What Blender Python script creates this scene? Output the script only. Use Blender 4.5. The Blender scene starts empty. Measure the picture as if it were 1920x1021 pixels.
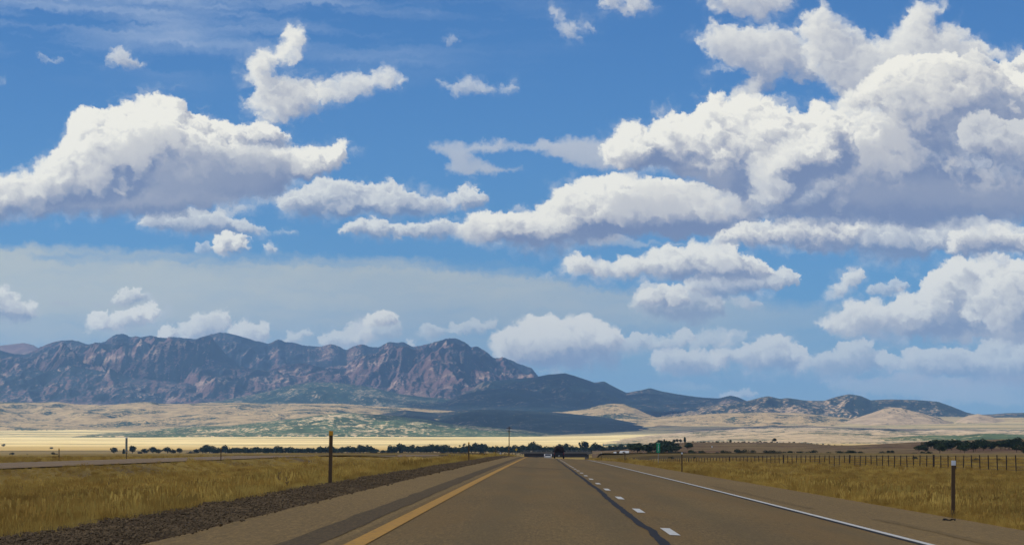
import bpy, bmesh, math, random
import numpy as np
from mathutils import Vector, Matrix
R_ = math.radians
S = bpy.context.scene

# ------------------------------------------------------------------ camera, exposure
F_PX = 5100.0                    # focal length in photo pixels (photo 1920 wide)
CAM_H = 1.08
PITCH, YAW = math.atan(326/F_PX), math.atan(58/F_PX)
cam_d = bpy.data.cameras.new('camera'); cam = bpy.data.objects.new('camera', cam_d)
S.collection.objects.link(cam); S.camera = cam
cam_d.sensor_width = 36; cam_d.lens = F_PX/1920*36
cam_d.clip_start = .1; cam_d.clip_end = 80000
cam.location = (0, 0, CAM_H); cam.rotation_euler = (math.pi/2+PITCH, 0, YAW)
S.view_settings.view_transform = 'Standard'; S.view_settings.look = 'None'
S.view_settings.exposure = 0.0; S.view_settings.gamma = 1.0
S.cycles.use_denoising = True
S.cycles.max_bounces = 8; S.cycles.volume_bounces = 1; S.cycles.transparent_max_bounces = 8
S.cycles.diffuse_bounces = 4
MC = cam.rotation_euler.to_matrix()
AX_R, AX_U, AX_F = MC @ Vector((1, 0, 0)), MC @ Vector((0, 1, 0)), MC @ Vector((0, 0, -1))
def ray(px, py):
    """photo pixel -> (u, v): sideways and upward run per metre of depth along +Y"""
    r, u, f = np.array(AX_R), np.array(AX_U), np.array(AX_F)
    a = (np.asarray(px, float)-960)/F_PX; b = (510.5-np.asarray(py, float))/F_PX
    d = f+a[..., None]*r+b[..., None]*u
    return d[..., 0]/d[..., 1], d[..., 2]/d[..., 1]
def at(px, py, D):
    u, v = ray(px, py); return float(u*D), D, CAM_H+float(v*D)

# ------------------------------------------------------------------ sun
SUN_AZ, SUN_EL = R_(-99), R_(46)          # azimuth from +Y, negative = left
SUN_DIR = Vector((math.sin(SUN_AZ)*math.cos(SUN_EL), math.cos(SUN_AZ)*math.cos(SUN_EL), math.sin(SUN_EL)))
sun_d = bpy.data.lights.new('sun', 'SUN'); sun = bpy.data.objects.new('sun', sun_d); S.collection.objects.link(sun)
sun_d.energy = 5.0; sun_d.angle = R_(.5); sun_d.color = (1, .93, .82)
sun.rotation_euler = (-SUN_DIR).to_track_quat('-Z', 'Y').to_euler()

HAZE = 3.8e-5                    # haze density per metre
# ------------------------------------------------------------------ noise and the cloud field of the sky
# ---- noise helpers (numpy) ----
_R = np.random.RandomState(7)
_LAT = _R.rand(256, 256).astype(np.float32)
_LX = _R.rand(256, 256).astype(np.float32); _LY = _R.rand(256, 256).astype(np.float32)
def vnoise(x, y):
    """smooth value noise, -1..1"""
    xi = np.floor(x); yi = np.floor(y)
    fx = (x - xi).astype(np.float32); fy = (y - yi).astype(np.float32)
    xi = xi.astype(np.int32); yi = yi.astype(np.int32)
    fx = fx*fx*fx*(fx*(fx*6-15)+10); fy = fy*fy*fy*(fy*(fy*6-15)+10)
    x0 = xi & 255; x1 = (xi+1) & 255; y0 = yi & 255; y1 = (yi+1) & 255
    a = _LAT[y0, x0]; b = _LAT[y0, x1]; c = _LAT[y1, x0]; d = _LAT[y1, x1]
    return ((a+(b-a)*fx)*(1-fy)+(c+(d-c)*fx)*fy)*2-1
def fbm(x, y, o=5, g=.5, seed=0.0):
    s = 0; a = 1.0; t = 0
    c, sn = .8, .6
    x = x+seed*17.3; y = y-seed*9.1
    for _ in range(o):
        s = s+a*vnoise(x, y); t += a; a *= g
        x, y = (c*x-sn*y)*2.03+11.7, (sn*x+c*y)*2.03-5.3
    return s/t
def worley(x, y):
    xi = np.floor(x).astype(np.int32); yi = np.floor(y).astype(np.int32)
    best = np.full(x.shape, 9.0, np.float32)
    for dx in (-1, 0, 1):
        for dy in (-1, 0, 1):
            cx = xi+dx; cy = yi+dy
            px = cx+_LX[cy & 255, cx & 255]; py = cy+_LY[cy & 255, cx & 255]
            best = np.minimum(best, (px-x)**2+(py-y)**2)
    return best
def puffs(x, y, o=3):
    """cauliflower relief 0..1: rounded lumps meeting in creases"""
    s = 0; a = 1.0; t = 0
    for k in range(o):
        wx = vnoise(x*.9+k*3, y*.9)*.35; wy = vnoise(x*.9, y*.9+k*5+40)*.35
        s = s+a*np.clip(1-worley(x+wx, y+wy)*1.15, 0, 1); t += a; a *= .52
        x = x*2.1+7.7; y = y*2.1+3.1
    return s/t
def smooth(a, b, x):
    t = np.clip((x-a)/(b-a), 0, 1); return t*t*(3-2*t)
def poly_sd(P, X, Y):
    """signed distance to a polygon, positive inside"""
    P = np.array(P, np.float32); n = len(P)
    d = np.full(X.shape, 1e9, np.float32); ins = np.zeros(X.shape, bool)
    for i in range(n):
        ax, ay = P[i]; bx, by = P[(i+1) % n]
        ex, ey = bx-ax, by-ay
        wx = X-ax; wy = Y-ay
        t = np.clip((wx*ex+wy*ey)/(ex*ex+ey*ey+1e-6), 0, 1)
        d = np.minimum(d, (wx-ex*t)**2+(wy-ey*t)**2)
        c = (ay > Y) != (by > Y)
        with np.errstate(divide='ignore', invalid='ignore'):
            xc = ax+(Y-ay)*(ex/(ey if abs(ey) > 1e-9 else 1e-9))
        ins ^= c & (X < xc)
    d = np.sqrt(d)
    return np.where(ins, d, -d)
def shift(A, dx, dy):
    """value of A at (x+dx, y+dy), edge clamped, bilinear"""
    h, w = A.shape
    fx = dx-math.floor(dx); fy = dy-math.floor(dy); ix = int(math.floor(dx)); iy = int(math.floor(dy))
    ys = np.clip(np.arange(h)+iy, 0, h-1); ys1 = np.clip(ys+1, 0, h-1)
    xs = np.clip(np.arange(w)+ix, 0, w-1); xs1 = np.clip(xs+1, 0, w-1)
    a = A[ys][:, xs]; b = A[ys][:, xs1]; c = A[ys1][:, xs]; d = A[ys1][:, xs1]
    return (a*(1-fx)+b*fx)*(1-fy)+(c*(1-fx)+d*fx)*fy
def blur(A, r):
    """separable box blur, twice"""
    r = max(1, int(r))
    for _ in range(2):
        for ax in (0, 1):
            P = np.pad(A, [(r+1, r) if k == ax else (0, 0) for k in (0, 1)], mode='edge')
            C = np.cumsum(P, axis=ax, dtype=np.float64)
            n = 2*r+1
            A = ((C[n:]-C[:-n]) if ax == 0 else (C[:, n:]-C[:, :-n]))/n
    return A.astype(np.float32)

# cloud list: kind, opacity, brightness, outline in degrees-like sky units (see sky_units)
CU, WI, FL = 'cu', 'wisp', 'flat'
CLOUDS = [
 # far low rows
 (FL,.45,.85,[(1540,712),(1700,700),(1960,705),(2080,720),(2080,765),(1900,768),(1700,745),(1560,735)]),
 (FL,.35,.8,[(1180,718),(1260,712),(1330,722),(1380,730),(1250,735)]),
 (CU,.6,.9,[(1340,748),(1365,735),(1405,732),(1420,742),(1400,752)]),
 (CU,.9,.95,[(285,632),(298,622),(318,612),(328,624),(326,642),(290,642)]),
 (CU,.8,.92,[(338,640),(350,612),(372,596),(392,603),(420,588),(422,606),(400,632),(370,642)]),
 (CU,.8,.92,[(428,640),(432,616),(462,603),(500,612),(500,642),(480,652),(450,650)]),
 (CU,.6,.9,[(524,640),(536,622),(562,617),(592,616),(585,632),(560,646)]),
 (CU,.7,.92,[(598,642),(606,625),(640,626),(660,612),(690,610),(690,640),(660,662),(620,660)]),
 (CU,.45,.9,[(655,640),(680,600),(745,595),(752,620),(745,645),(700,660)]),
 (CU,.95,1,[(672,610),(690,592),(702,580),(722,578),(737,588),(742,606),(728,616),(700,614)]),
 (FL,.5,.8,[(650,608),(672,594),(700,602),(700,614),(668,616)]),
 (CU,.5,.85,[(782,628),(800,614),(840,612),(870,600),(925,597),(930,607),(905,618),(860,626),(810,634)]),
 (CU,.7,.92,[(758,652),(768,634),(778,640),(776,656)]),
 (WI,.55,.8,[(150,618),(175,612),(180,616),(160,622)]),
 (CU,.95,.97,[(162,606),(178,586),(196,582),(206,592),(232,574),(262,570),(290,567),(308,578),(302,600),(262,610),(226,620),(182,616)]),
 (CU,.75,.88,[(208,566),(226,544),(256,542),(280,556),(282,568),(250,572)]),
 (FL,.55,.62,[(0,566),(90,564),(200,562),(285,568),(280,576),(180,573),(60,576),(0,580)]),
 (CU,.85,.93,[(-90,548),(10,543),(32,554),(30,566),(66,572),(70,586),(52,600),(-90,606)]),
 (WI,.55,.5,[(-40,532),(20,530),(36,540),(10,546),(-40,545)]),
 # band right, low
 (CU,.85,.9,[(1222,684),(1236,668),(1262,661),(1288,664),(1306,659),(1330,668),(1352,672),(1364,690),(1320,702),(1240,703)]),
 (CU,.85,.92,[(1335,676),(1346,656),(1376,650),(1400,640),(1440,636),(1476,642),(1502,652),(1512,672),(1492,698),(1420,700),(1350,692)]),
 (CU,.75,.9,[(1496,696),(1512,676),(1540,668),(1560,660),(1576,640),(1604,632),(1645,634),(1640,655),(1680,664),(1706,676),(1690,700),(1560,712)]),
 (CU,.8,.9,[(1650,700),(1690,672),(1700,652),(1740,648),(1800,650),(1850,645),(1870,628),(1892,624),(1900,636),(1990,634),(2080,640),(2080,722),(1850,722),(1700,712)]),
 (FL,.6,.62,[(1560,704),(1700,700),(1760,704),(1920,690),(2080,690),(2080,730),(1800,730),(1600,722)]),
 (CU,.7,.86,[(1150,662),(1168,634),(1200,632),(1240,636),(1262,640),(1290,620),(1306,626),(1296,648),(1240,660),(1190,664)]),
 (WI,.65,.85,[(1300,650),(1312,626),(1356,620),(1372,632),(1350,648)]),
 (WI,.5,.85,[(1352,646),(1372,618),(1396,618),(1392,634),(1372,650)]),
 (CU,.97,1,[(932,664),(942,634),(960,622),(984,612),(1010,616),(1022,612),(1040,618),(1062,606),(1092,604),(1108,616),(1130,622),(1156,634),(1158,650),(1132,664),(1150,674),(1090,682),(1040,686),(960,686)]),
 (WI,.4,.85,[(1000,696),(1050,690),(1064,700),(1020,704)]),
 # right low big
 (CU,.97,1,[(1532,606),(1548,594),(1580,588),(1590,564),(1628,560),(1662,566),(1690,546),(1712,542),(1722,516),(1752,504),(1780,500),(1800,488),(1832,494),(1850,482),(1872,484),(1890,498),(1910,494),(1990,506),(2080,512),(2080,648),(1920,640),(1760,640),(1640,632),(1570,626)]),
 (FL,.75,.66,[(1700,632),(1760,620),(1880,600),(2080,600),(2080,656),(1880,650),(1760,644)]),
 (CU,.9,.84,[(1826,560),(1850,528),(1880,500),(1920,506),(1990,520),(2080,530),(2080,640),(1900,620),(1860,610),(1850,580)]),
 (CU,.85,.93,[(1537,556),(1556,548),(1584,528),(1590,512),(1614,507),(1620,520),(1598,540),(1586,556),(1560,562)]),
 (CU,.6,.85,[(1622,546),(1636,538),(1660,540),(1682,526),(1698,530),(1690,548),(1660,556),(1640,554)]),
 # mid right double deck
 (CU,.7,.84,[(1180,574),(1192,552),(1220,540),(1262,540),(1290,534),(1310,552),(1352,576),(1352,592),(1300,596),(1230,590)]),
 (CU,.9,.97,[(1192,562),(1208,546),(1232,538),(1262,540),(1280,556),(1290,572),(1250,578),(1210,570)]),
 (CU,.85,.9,[(1280,548),(1290,530),(1340,522),(1430,508),(1470,506),(1494,514),(1486,530),(1440,540),(1440,552),(1400,560),(1340,562)]),
 (WI,.7,.7,[(1366,560),(1400,556),(1434,568),(1430,580),(1400,580)]),
 (CU,.97,.99,[(1062,508),(1076,488),(1104,486),(1122,494),(1152,492),(1160,480),(1196,474),(1236,478),(1250,474),(1284,480),(1296,468),(1324,472),(1340,462),(1372,462),(1384,476),(1404,474),(1418,490),(1450,504),(1440,522),(1360,528),(1280,532),(1200,526),(1120,524),(1080,520)]),
 (WI,.4,.85,[(1006,516),(1030,508),(1048,516),(1040,524)]),
 # middle flats
 (CU,.8,.86,[(520,386),(534,368),(566,362),(600,350),(640,352),(700,352),(732,348),(770,358),(800,366),(832,374),(860,376),(868,360),(886,358),(904,370),(898,388),(860,390),(830,398),(780,398),(720,404),(640,404),(612,412),(590,404),(544,402)]),
 (CU,.8,.9,[(636,436),(652,424),(674,414),(720,418),(760,418),(800,416),(840,424),(890,428),(920,440),(900,450),(820,446),(740,446),(660,442)]),
 (WI,.55,.86,[(826,412),(846,402),(866,408),(858,418),(838,420)]),
 (WI,.55,.86,[(955,392),(972,382),(992,386),(980,396)]),
 (CU,.75,.86,[(262,424),(280,404),(330,402),(380,402),(412,404),(450,420),(500,432),(550,436),(500,440),(420,442),(320,438)]),
 (WI,.6,.9,[(420,396),(450,386),(476,390),(466,400),(436,402)]),
 (CU,.95,.97,[(403,466),(410,446),(430,440),(450,442),(464,454),(460,470),(430,476),(412,474)]),
 (CU,.45,.85,[(366,472),(374,458),(392,460),(402,468),(390,478)]),
 (CU,.65,.88,[(491,468),(502,456),(520,460),(526,472),(508,478)]),
 (FL,.72,.76,[(784,282),(800,266),(850,262),(890,268),(922,252),(944,252),(948,266),(1000,264),(1040,254),(1090,250),(1160,252),(1220,280),(1220,306),(1150,314),(1060,300),(1010,292),(960,288),(900,296),(930,304),(980,312),(984,322),(940,332),(900,340),(850,338),(822,322),(846,304),(800,292)]),
 (WI,.5,.85,[(655,290),(664,278),(682,278),(682,288),(668,296)]),
 # lower left lobe of the big bank
 (CU,1,1,[(868,434),(884,412),(920,404),(960,402),(976,408),(1000,392),(1030,384),(1040,358),(1072,346),(1096,330),(1130,326),(1160,328),(1200,338),(1280,352),(1360,364),(1420,400),(1400,430),(1300,424),(1200,428),(1150,442),(1120,462),(1050,470),(980,468),(920,460),(884,446)]),
 (FL,.6,.8,[(1100,446),(1160,438),(1230,450),(1286,454),(1280,460),(1180,462),(1110,460)]),
 (FL,.5,.72,[(1130,352),(1200,338),(1300,350),(1400,380),(1390,420),(1250,414),(1150,412),(1110,384)]),
 # upper right wisps
 (WI,.88,.8,[(1310,66),(1336,42),(1382,40),(1420,52),(1460,64),(1500,90),(1524,140),(1480,136),(1440,152),(1420,170),(1378,182),(1364,172),(1400,146),(1396,128),(1350,110),(1326,96)]),
 (WI,.92,.86,[(1290,-30),(1500,-30),(1484,-4),(1454,30),(1432,44),(1400,34),(1340,10)]),
 (WI,.9,.82,[(1506,26),(1530,10),(1560,30),(1600,56),(1650,60),(1690,30),(1730,2),(1768,14),(1748,44),(1790,52),(1850,74),(1894,96),(1880,108),(1840,100),(1820,130),(1700,170),(1600,190),(1550,160),(1510,110),(1500,66)]),
 (WI,.7,.86,[(1310,130),(1330,112),(1352,108),(1366,124),(1340,140),(1316,146)]),
 (WI,.7,.78,[(1444,178),(1470,176),(1484,190),(1466,200),(1446,194)]),
 (CU,.97,1,[(1852,118),(1870,106),(1900,102),(1960,98),(2080,90),(2080,150),(1900,140),(1866,132)]),
 # the big bank
 (CU,.85,.9,[(1322,452),(1344,436),(1380,424),(1440,418),(1560,422),(1700,412),(1920,420),(2080,430),(2080,482),(1920,480),(1840,476),(1786,474),(1776,462),(1730,484),(1680,494),(1620,488),(1606,470),(1520,466),(1420,468)]),
 (CU,.9,.95,[(1340,450),(1370,432),(1440,420),(1560,418),(1620,430),(1600,462),(1500,464),(1400,464)]),
 (CU,.9,.95,[(1780,466),(1790,440),(1850,432),(1920,430),(2080,440),(2080,476),(1920,478),(1830,474)]),
 (CU,1,.93,[(1560,230),(1590,196),(1610,178),(1636,160),(1650,140),(1680,114),(1716,106),(1760,96),(1800,102),(1840,120),(1870,120),(1920,128),(2080,120),(2080,430),(1900,424),(1700,418),(1560,420),(1400,410),(1330,380),(1400,330),(1480,270)]),
 (CU,1,1,[(1136,276),(1150,260),(1176,236),(1196,234),(1206,246),(1228,246),(1240,226),(1262,212),(1290,214),(1302,200),(1304,184),(1324,172),(1346,170),(1362,182),(1396,178),(1430,190),(1474,198),(1500,214),(1520,218),(1530,202),(1570,208),(1600,230),(1600,300),(1540,350),(1480,392),(1380,378),(1300,336),(1250,322),(1190,324),(1150,308)]),
 (CU,.95,1,[(1570,210),(1584,184),(1608,168),(1634,160),(1644,134),(1664,118),(1686,132),(1700,150),(1716,160),(1752,166),(1770,184),(1762,208),(1740,214),(1720,200),(1690,196),(1650,208),(1600,212)]),
 (CU,.8,.78,[(1640,190),(1680,160),(1760,110),(1830,100),(1880,140),(1920,200),(2080,220),(2080,300),(1800,300),(1700,260)]),
 (CU,.6,.93,[(1802,262),(1820,236),(1856,222),(1900,232),(1990,236),(2080,240),(2080,330),(1900,330),(1840,310)]),
 (WI,.75,1.12,[(1396,384),(1410,360),(1402,330),(1430,302),(1462,286),(1486,268),(1506,262),(1490,290),(1456,312),(1470,336),(1486,356),(1460,380),(1430,390)]),
 (FL,.8,.55,[(1560,350),(1640,320),(1760,310),(1860,330),(2080,330),(2080,420),(1900,418),(1760,412),(1600,408),(1540,390)]),
 (FL,.55,.66,[(1200,322),(1290,292),(1380,300),(1400,330),(1380,380),(1420,396),(1380,400),(1300,360)]),
 # left big
 (CU,1,1,[(-120,330),(-60,340),(0,336),(28,330),(56,318),(74,304),(100,292),(104,280),(128,276),(132,262),(128,238),(142,216),(170,206),(196,210),(222,198),(252,200),(284,186),(300,190),(330,184),(348,198),(350,212),(376,216),(398,232),(420,244),(440,260),(470,262),(520,270),(562,282),(600,288),(634,282),(636,294),(612,318),(580,332),(548,344),(536,370),(500,384),(430,392),(340,398),(240,400),(120,400),(0,404),(-120,400)]),
 (CU,.98,1,[(424,250),(436,238),(456,234),(486,232),(512,240),(530,258),(548,268),(540,280),(480,276),(440,266)]),
 (FL,.75,.62,[(290,300),(330,268),(400,254),(470,268),(560,282),(612,296),(560,330),(530,352),(500,378),(400,392),(250,396),(180,384),(260,350)]),
 (FL,.6,.6,[(60,384),(200,366),(340,350),(480,360),(500,384),(400,396),(200,402),(60,400)]),
 # top fragments
 (WI,.95,.92,[(456,92),(476,80),(504,82),(522,72),(542,56),(562,60),(566,76),(556,94),(546,116),(524,126),(514,142),(540,150),(580,150),(606,160),(620,168),(604,196),(584,208),(560,218),(500,216),(456,204),(452,196),(474,176),(470,160),(450,134),(448,118),(462,114)]),
 (WI,.85,.88,[(596,176),(620,160),(644,146),(676,140),(700,144),(738,132),(752,150),(748,160),(710,162),(690,176),(650,190),(610,190)]),
 (WI,.6,.86,[(824,150),(844,156),(880,144),(906,156),(940,160),(970,150),(972,166),(956,176),(900,174),(852,176),(846,164)]),
 (WI,.35,.85,[(828,78),(846,70),(862,78),(850,90),(834,88)]),
 (WI,.75,.86,[(198,108),(214,94),(240,98),(260,112),(276,118),(270,126),(230,128),(204,124)]),
 (WI,.5,.86,[(62,104),(90,106),(118,108),(114,118),(86,118)]),
 (WI,.3,.86,[(-10,146),(10,148),(14,158),(-10,162)]),
 (WI,.75,.86,[(1028,16),(1040,4),(1054,12),(1070,36),(1092,28),(1118,38),(1120,54),(1096,66),(1080,64),(1066,74),(1036,52)]),
 (WI,.85,.88,[(1122,-20),(1210,-20),(1232,14),(1190,22),(1166,28),(1130,14)]),
]

# ---- 3D tiles for the cloud volumes ----
TN = 64
def _tile_worley(seed, cells):
    r = np.random.RandomState(seed); P = r.rand(cells, cells, cells, 3).astype(np.float32)
    g = ((np.arange(TN)+.5)/TN*cells).astype(np.float32)
    Z, Y, X = np.meshgrid(g, g, g, indexing='ij')
    iz, iy, ix = Z.astype(int), Y.astype(int), X.astype(int)
    b = np.full(Z.shape, 9, np.float32)
    for dz in (-1, 0, 1):
        for dy in (-1, 0, 1):
            for dx in (-1, 0, 1):
                p = P[(iz+dz) % cells, (iy+dy) % cells, (ix+dx) % cells]
                b = np.minimum(b, (iz+dz+p[..., 0]-Z)**2+(iy+dy+p[..., 1]-Y)**2+(ix+dx+p[..., 2]-X)**2)
    return np.clip(1-b*1.05, 0, 1)
W3 = _tile_worley(3, 8)          # 8 cells per tile
def _tile_fbm(seed):
    r = np.random.RandomState(seed); s = 0; a = 1.0
    for n in (8, 16, 32):
        L = r.rand(n, n, n).astype(np.float32)*2-1
        for ax in (0, 1, 2):
            g = np.arange(TN)*n/TN; i = np.floor(g).astype(int); f = (g-i).astype(np.float32)
            w = [(1-f)**3/6, (3*f**3-6*f**2+4)/6, (-3*f**3+3*f**2+3*f+1)/6, f**3/6]
            acc = 0
            for k in range(4):
                sh = [1, 1, 1]; sh[ax] = TN
                acc = acc+np.take(L, (i+k-1) % n, axis=ax)*w[k].reshape(sh)
            L = acc
        s = s+a*L*2.2; a *= .55
    return s
F3 = _tile_fbm(5)
def tri(T, z, y, x):
    """trilinear lookup in a periodic tile; coordinates in tile voxels"""
    z0 = np.floor(z); y0 = np.floor(y); x0 = np.floor(x)
    fz = z-z0; fy = y-y0; fx = x-x0
    z0 = z0.astype(np.int32) & 63; y0 = y0.astype(np.int32) & 63; x0 = x0.astype(np.int32) & 63
    z1 = (z0+1) & 63; y1 = (y0+1) & 63; x1 = (x0+1) & 63
    F = T.ravel(); z0 <<= 12; z1 <<= 12; y0 <<= 6; y1 <<= 6
    a = F[z0+y0+x0]; a += (F[z0+y0+x1]-a)*fx
    b = F[z0+y1+x0]; b += (F[z0+y1+x1]-b)*fx
    a += (b-a)*fy
    c = F[z1+y0+x0]; c += (F[z1+y0+x1]-c)*fx
    d = F[z1+y1+x0]; d += (F[z1+y1+x1]-d)*fx
    c += (d-c)*fy
    return a+(c-a)*fz
def vshift(A, dz, dy, dx):
    """integer-ish shift with bilinear in y,x and nearest in z, zero outside"""
    nz, h, w = A.shape
    iz = int(round(dz)); B = np.zeros_like(A)
    if abs(iz) >= nz: return B
    src = A[max(0, iz):nz+min(0, iz)]
    S = np.zeros_like(src)
    fy = dy-math.floor(dy); fx = dx-math.floor(dx); iy = math.floor(dy); ix = math.floor(dx)
    for oy, wy in ((iy, 1-fy), (iy+1, fy)):
        for ox, wx in ((ix, 1-fx), (ix+1, fx)):
            if abs(oy) >= h or abs(ox) >= w or wy*wx == 0: continue
            S[:, max(0, -oy):h-max(0, oy), max(0, -ox):w-max(0, ox)] += (wy*wx)*src[:, max(0, oy):h+min(0, oy), max(0, ox):w+min(0, ox)]
    B[max(0, -iz):nz-max(0, iz)] = S
    return B
def cloud_canvas(scale, x0, x1, y0, y1, sun=(-.64, -.74, .20)):
    W = int((x1-x0)*scale); H = int((y1-y0)*scale)
    xs = (np.arange(W)+.5)/scale+x0; ys = (np.arange(H)+.5)/scale+y0
    X, Y = np.meshgrid(xs.astype(np.float32), ys.astype(np.float32))
    out = np.zeros((H, W, 4), np.float32)
    def over(a, col, sl=None):
        s = sl or (slice(0, H), slice(0, W))
        o = out[s]; a = a[..., None]
        o[..., :3] = o[..., :3]*(1-a)+col*a; o[..., 3:] = o[..., 3:]*(1-a)+a
    # high streaks
    st = fbm(X/380+Y/500, (Y-.05*X+.00004*(X-450)**2)/30, 6, .55, 3)
    st2 = fbm(X/120, (Y-.05*X)/22, 5, .6, 8)
    env = smooth(190, 10, Y+fbm(X/200, Y/90, 3, .5, 4)*50)*smooth(1250, 450, X)
    over(np.clip(env*(.22+.55*st+.25*st2), 0, .5)*.9, np.array([.60, .68, .80], np.float32))
    # the thin grey sheet
    top = np.interp(X, [-200, 0, 150, 320, 550, 800, 960, 1100, 1300, 1500, 2100], [455, 458, 462, 468, 478, 486, 500, 520, 540, 560, 560])
    n1 = fbm(X/260, Y/34, 6, .55, 5); n2 = fbm(X/60, Y/16, 5, .55, 6)
    a = smooth(-3, 30, Y-top+n1*16+n2*5)*smooth(730, 560, Y+n1*60)
    a *= .62+.24*smooth(1000, 100, X)+.25*n1+.07*n2
    a *= smooth(1850, 1200, X)*.7+.3
    over(np.clip(a*1.12, 0, .93), np.array([.56, .60, .56], np.float32))
    over(.40*smooth(600, 770, Y)*(1+.2*n1), np.array([.42, .58, .62], np.float32))
    wx = fbm(X/80, Y/70, 5, .55, 11); wy = fbm(X/80, Y/70, 5, .55, 12)
    hx = fbm(X/24, Y/20, 5, .6, 15); hy = fbm(X/24, Y/20, 5, .6, 16)
    fxx = fbm(X/7, Y/5, 4, .6, 19)
    for ci, (kind, op, br, P) in enumerate(CLOUDS):
        P = np.array(P, np.float32)
        ylo, yhi = float(P[:, 1].min()), float(P[:, 1].max()); size = yhi-ylo; wid = float(P[:, 0].max()-P[:, 0].min())
        k = min(1.0, size/80)
        m = 16+24*k
        i0 = max(0, int((P[:, 0].min()-m-x0)*scale)); i1 = min(W, int((P[:, 0].max()+m-x0)*scale))
        j0 = max(0, int((ylo-m-y0)*scale)); j1 = min(H, int((yhi+m-y0)*scale))
        if i1-i0 < 3 or j1-j0 < 3: continue
        s = (slice(j0, j1), slice(i0, i1)); x = X[s]; y = Y[s]
        sx_ = 1.0 if kind != FL else 1.8
        wa = {CU: 13, WI: 20, FL: 14}[kind]*(.2+.8*k); wb = {CU: 5, WI: 12, FL: 6}[kind]*(.35+.65*k)
        d = poly_sd(P, x+(wa*wx[s]+wb*hx[s])*sx_, y+(wa*wy[s]*.8+wb*hy[s])/sx_)
        R = {CU: .42, WI: .30, FL: .25}[kind]*min(size, wid*.7)
        R = min(max(R, 5), 85)
        pz = (1.6 if R > 20 else 1.0)/scale                  # depth pitch
        nz = max(5, int(2*(R+8*k)/pz)|1)
        z = ((np.arange(nz)-nz//2)*pz).astype(np.float32)[:, None, None]
        dd = R-np.minimum(d, R)
        sd = (R-np.sqrt((dd**2)[None]+z*z)).astype(np.float32)
        zz = np.broadcast_to(z+ci*37.1, sd.shape); yy = np.broadcast_to(y[None], sd.shape); xx = np.broadcast_to(x[None], sd.shape)
        # feature sizes in units: tile cell = TN/8 voxels
        f1 = 8/(60*k+12); f2 = f1*2.2; f3 = f1*4.9
        w0 = tri(F3, zz*f1*.5, yy*f1*.5, xx*f1*.5/sx_)
        xr = (.85*xx+.3*zz)/sx_+w0*14*k; yr = yy-.25*xx/sx_+w0*9*k; zr = zz-.3*yy
        v = (y-ylo)/max(size, 1); vv = smooth(.35, 1.0, v+.3*wx[s]+.15*wy[s])[None]
        if kind == CU:
            n = (tri(W3, zr*f1, yr*f1, xr*f1)-.45)*18*k+(tri(W3, zr*f2+9, yr*f2, xr*f2)-.45)*12*(.15+.85*k)
            n += (tri(W3, zr*f3, yr*f3+5, xr*f3)-.45)*6.5*(.3+.7*k)
            e1 = tri(F3, zr*f2*1.3, yr*f2*1.3, xr*f2*1.3); e2 = tri(F3, zr*f3*1.9, yr*f3*1.9, xr*f3*1.9)
            n += e1*(5.5+5*vv)*(.3+.7*k)+e2*(4.2+3*vv)*(.35+.65*k)+w0*14*k
        elif kind == WI:
            n = tri(F3, zr*f1, yr*f1, xr*f1)*10*k+tri(F3, zr*f3, yr*f3, xr*f3)*8*(.3+.7*k)+tri(F3, zr*f3*2.1, yr*f3*2.1, xr*f3*2.1)*6*(.3+.7*k)+(tri(W3, zr*f3, yr*f3, xr*f3)-.40)*9*(.3+.7*k)+w0*13*k+3*k
        else:
            n = tri(F3, zr*f1, yr*f1, xr*f1)*9*k+tri(F3, zr*f3, yr*f3, xr*f3)*3*k
        if kind == CU: edge = 4+5*k+(8+28*k)*vv+3*k*hx[s][None]
        elif kind == WI: edge = 7+12*k
        else: edge = 8+14*k
        q = sd+n
        D = np.clip(q/edge, 0, 1); D = D*D*(3-2*D)
        if kind == CU: D = D*(1-.72*vv*smooth(.0, .5, .5+e1))
        D *= smooth(-m, -m*.3, d)[None]
        sg = {CU: .16, WI: .05, FL: .11}[kind]*min(3.5, 1/(.25+.75*k))
        D = (D*sg).astype(np.float32)                 # extinction per unit
        # light: optical depth toward the sun, coarse march
        tau = np.zeros_like(D); L0 = 1.5/scale; t = L0*.7
        Ds = D
        for q_ in range(11):
            st_ = L0*(1.36**q_)
            if t > size*1.3+20: break
            tau += vshift(Ds, sun[2]*t/pz*-1, sun[1]*t*scale, sun[0]*t*scale)*st_
            t += st_
        # light from below and around
        low = np.clip(v, 0, 1)[None]
        S = .30*np.exp(-tau*.9)+.44*np.exp(-tau*.20)+.30*np.exp(-tau*.05)
        amb = .10+.12*(1-low)
        acc = np.zeros(x.shape, np.float32); Tr = np.ones(x.shape, np.float32)
        for iz in range(nz):                          # nearest slice first
            aD = 1-np.exp(-D[iz]*pz)
            acc += Tr*aD*(S[iz]+amb[0]); Tr *= 1-aD
        al = 1-Tr
        L = acc/np.maximum(al, 1e-4)
        if kind == FL: L = L*.30+.62
        if kind == CU: L = L-.24*vv[0]*k
        elif kind == FL and br < .7: L = L-.17
        L = L*br+.12*smooth(540, 640, y)
        if kind == FL and br < .7: al = smooth(0, 42*k, d+8*hx[s])
        lo = np.array([.20, .26, .42], np.float32); mi = np.array([.57, .575, .60], np.float32); hi = np.array([.95, .925, .83], np.float32)
        t_ = np.clip((L-.28)/.62, 0, 1.08)[..., None]
        col = np.where(t_ < .5, lo+(mi-lo)*(t_*2), mi+(hi-mi)*(t_*2-1))
        f = np.clip((y-430)/460, 0, .5)[..., None]*.45
        col = col*(1-f)+np.array([.62, .66, .60], np.float32)*f
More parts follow.
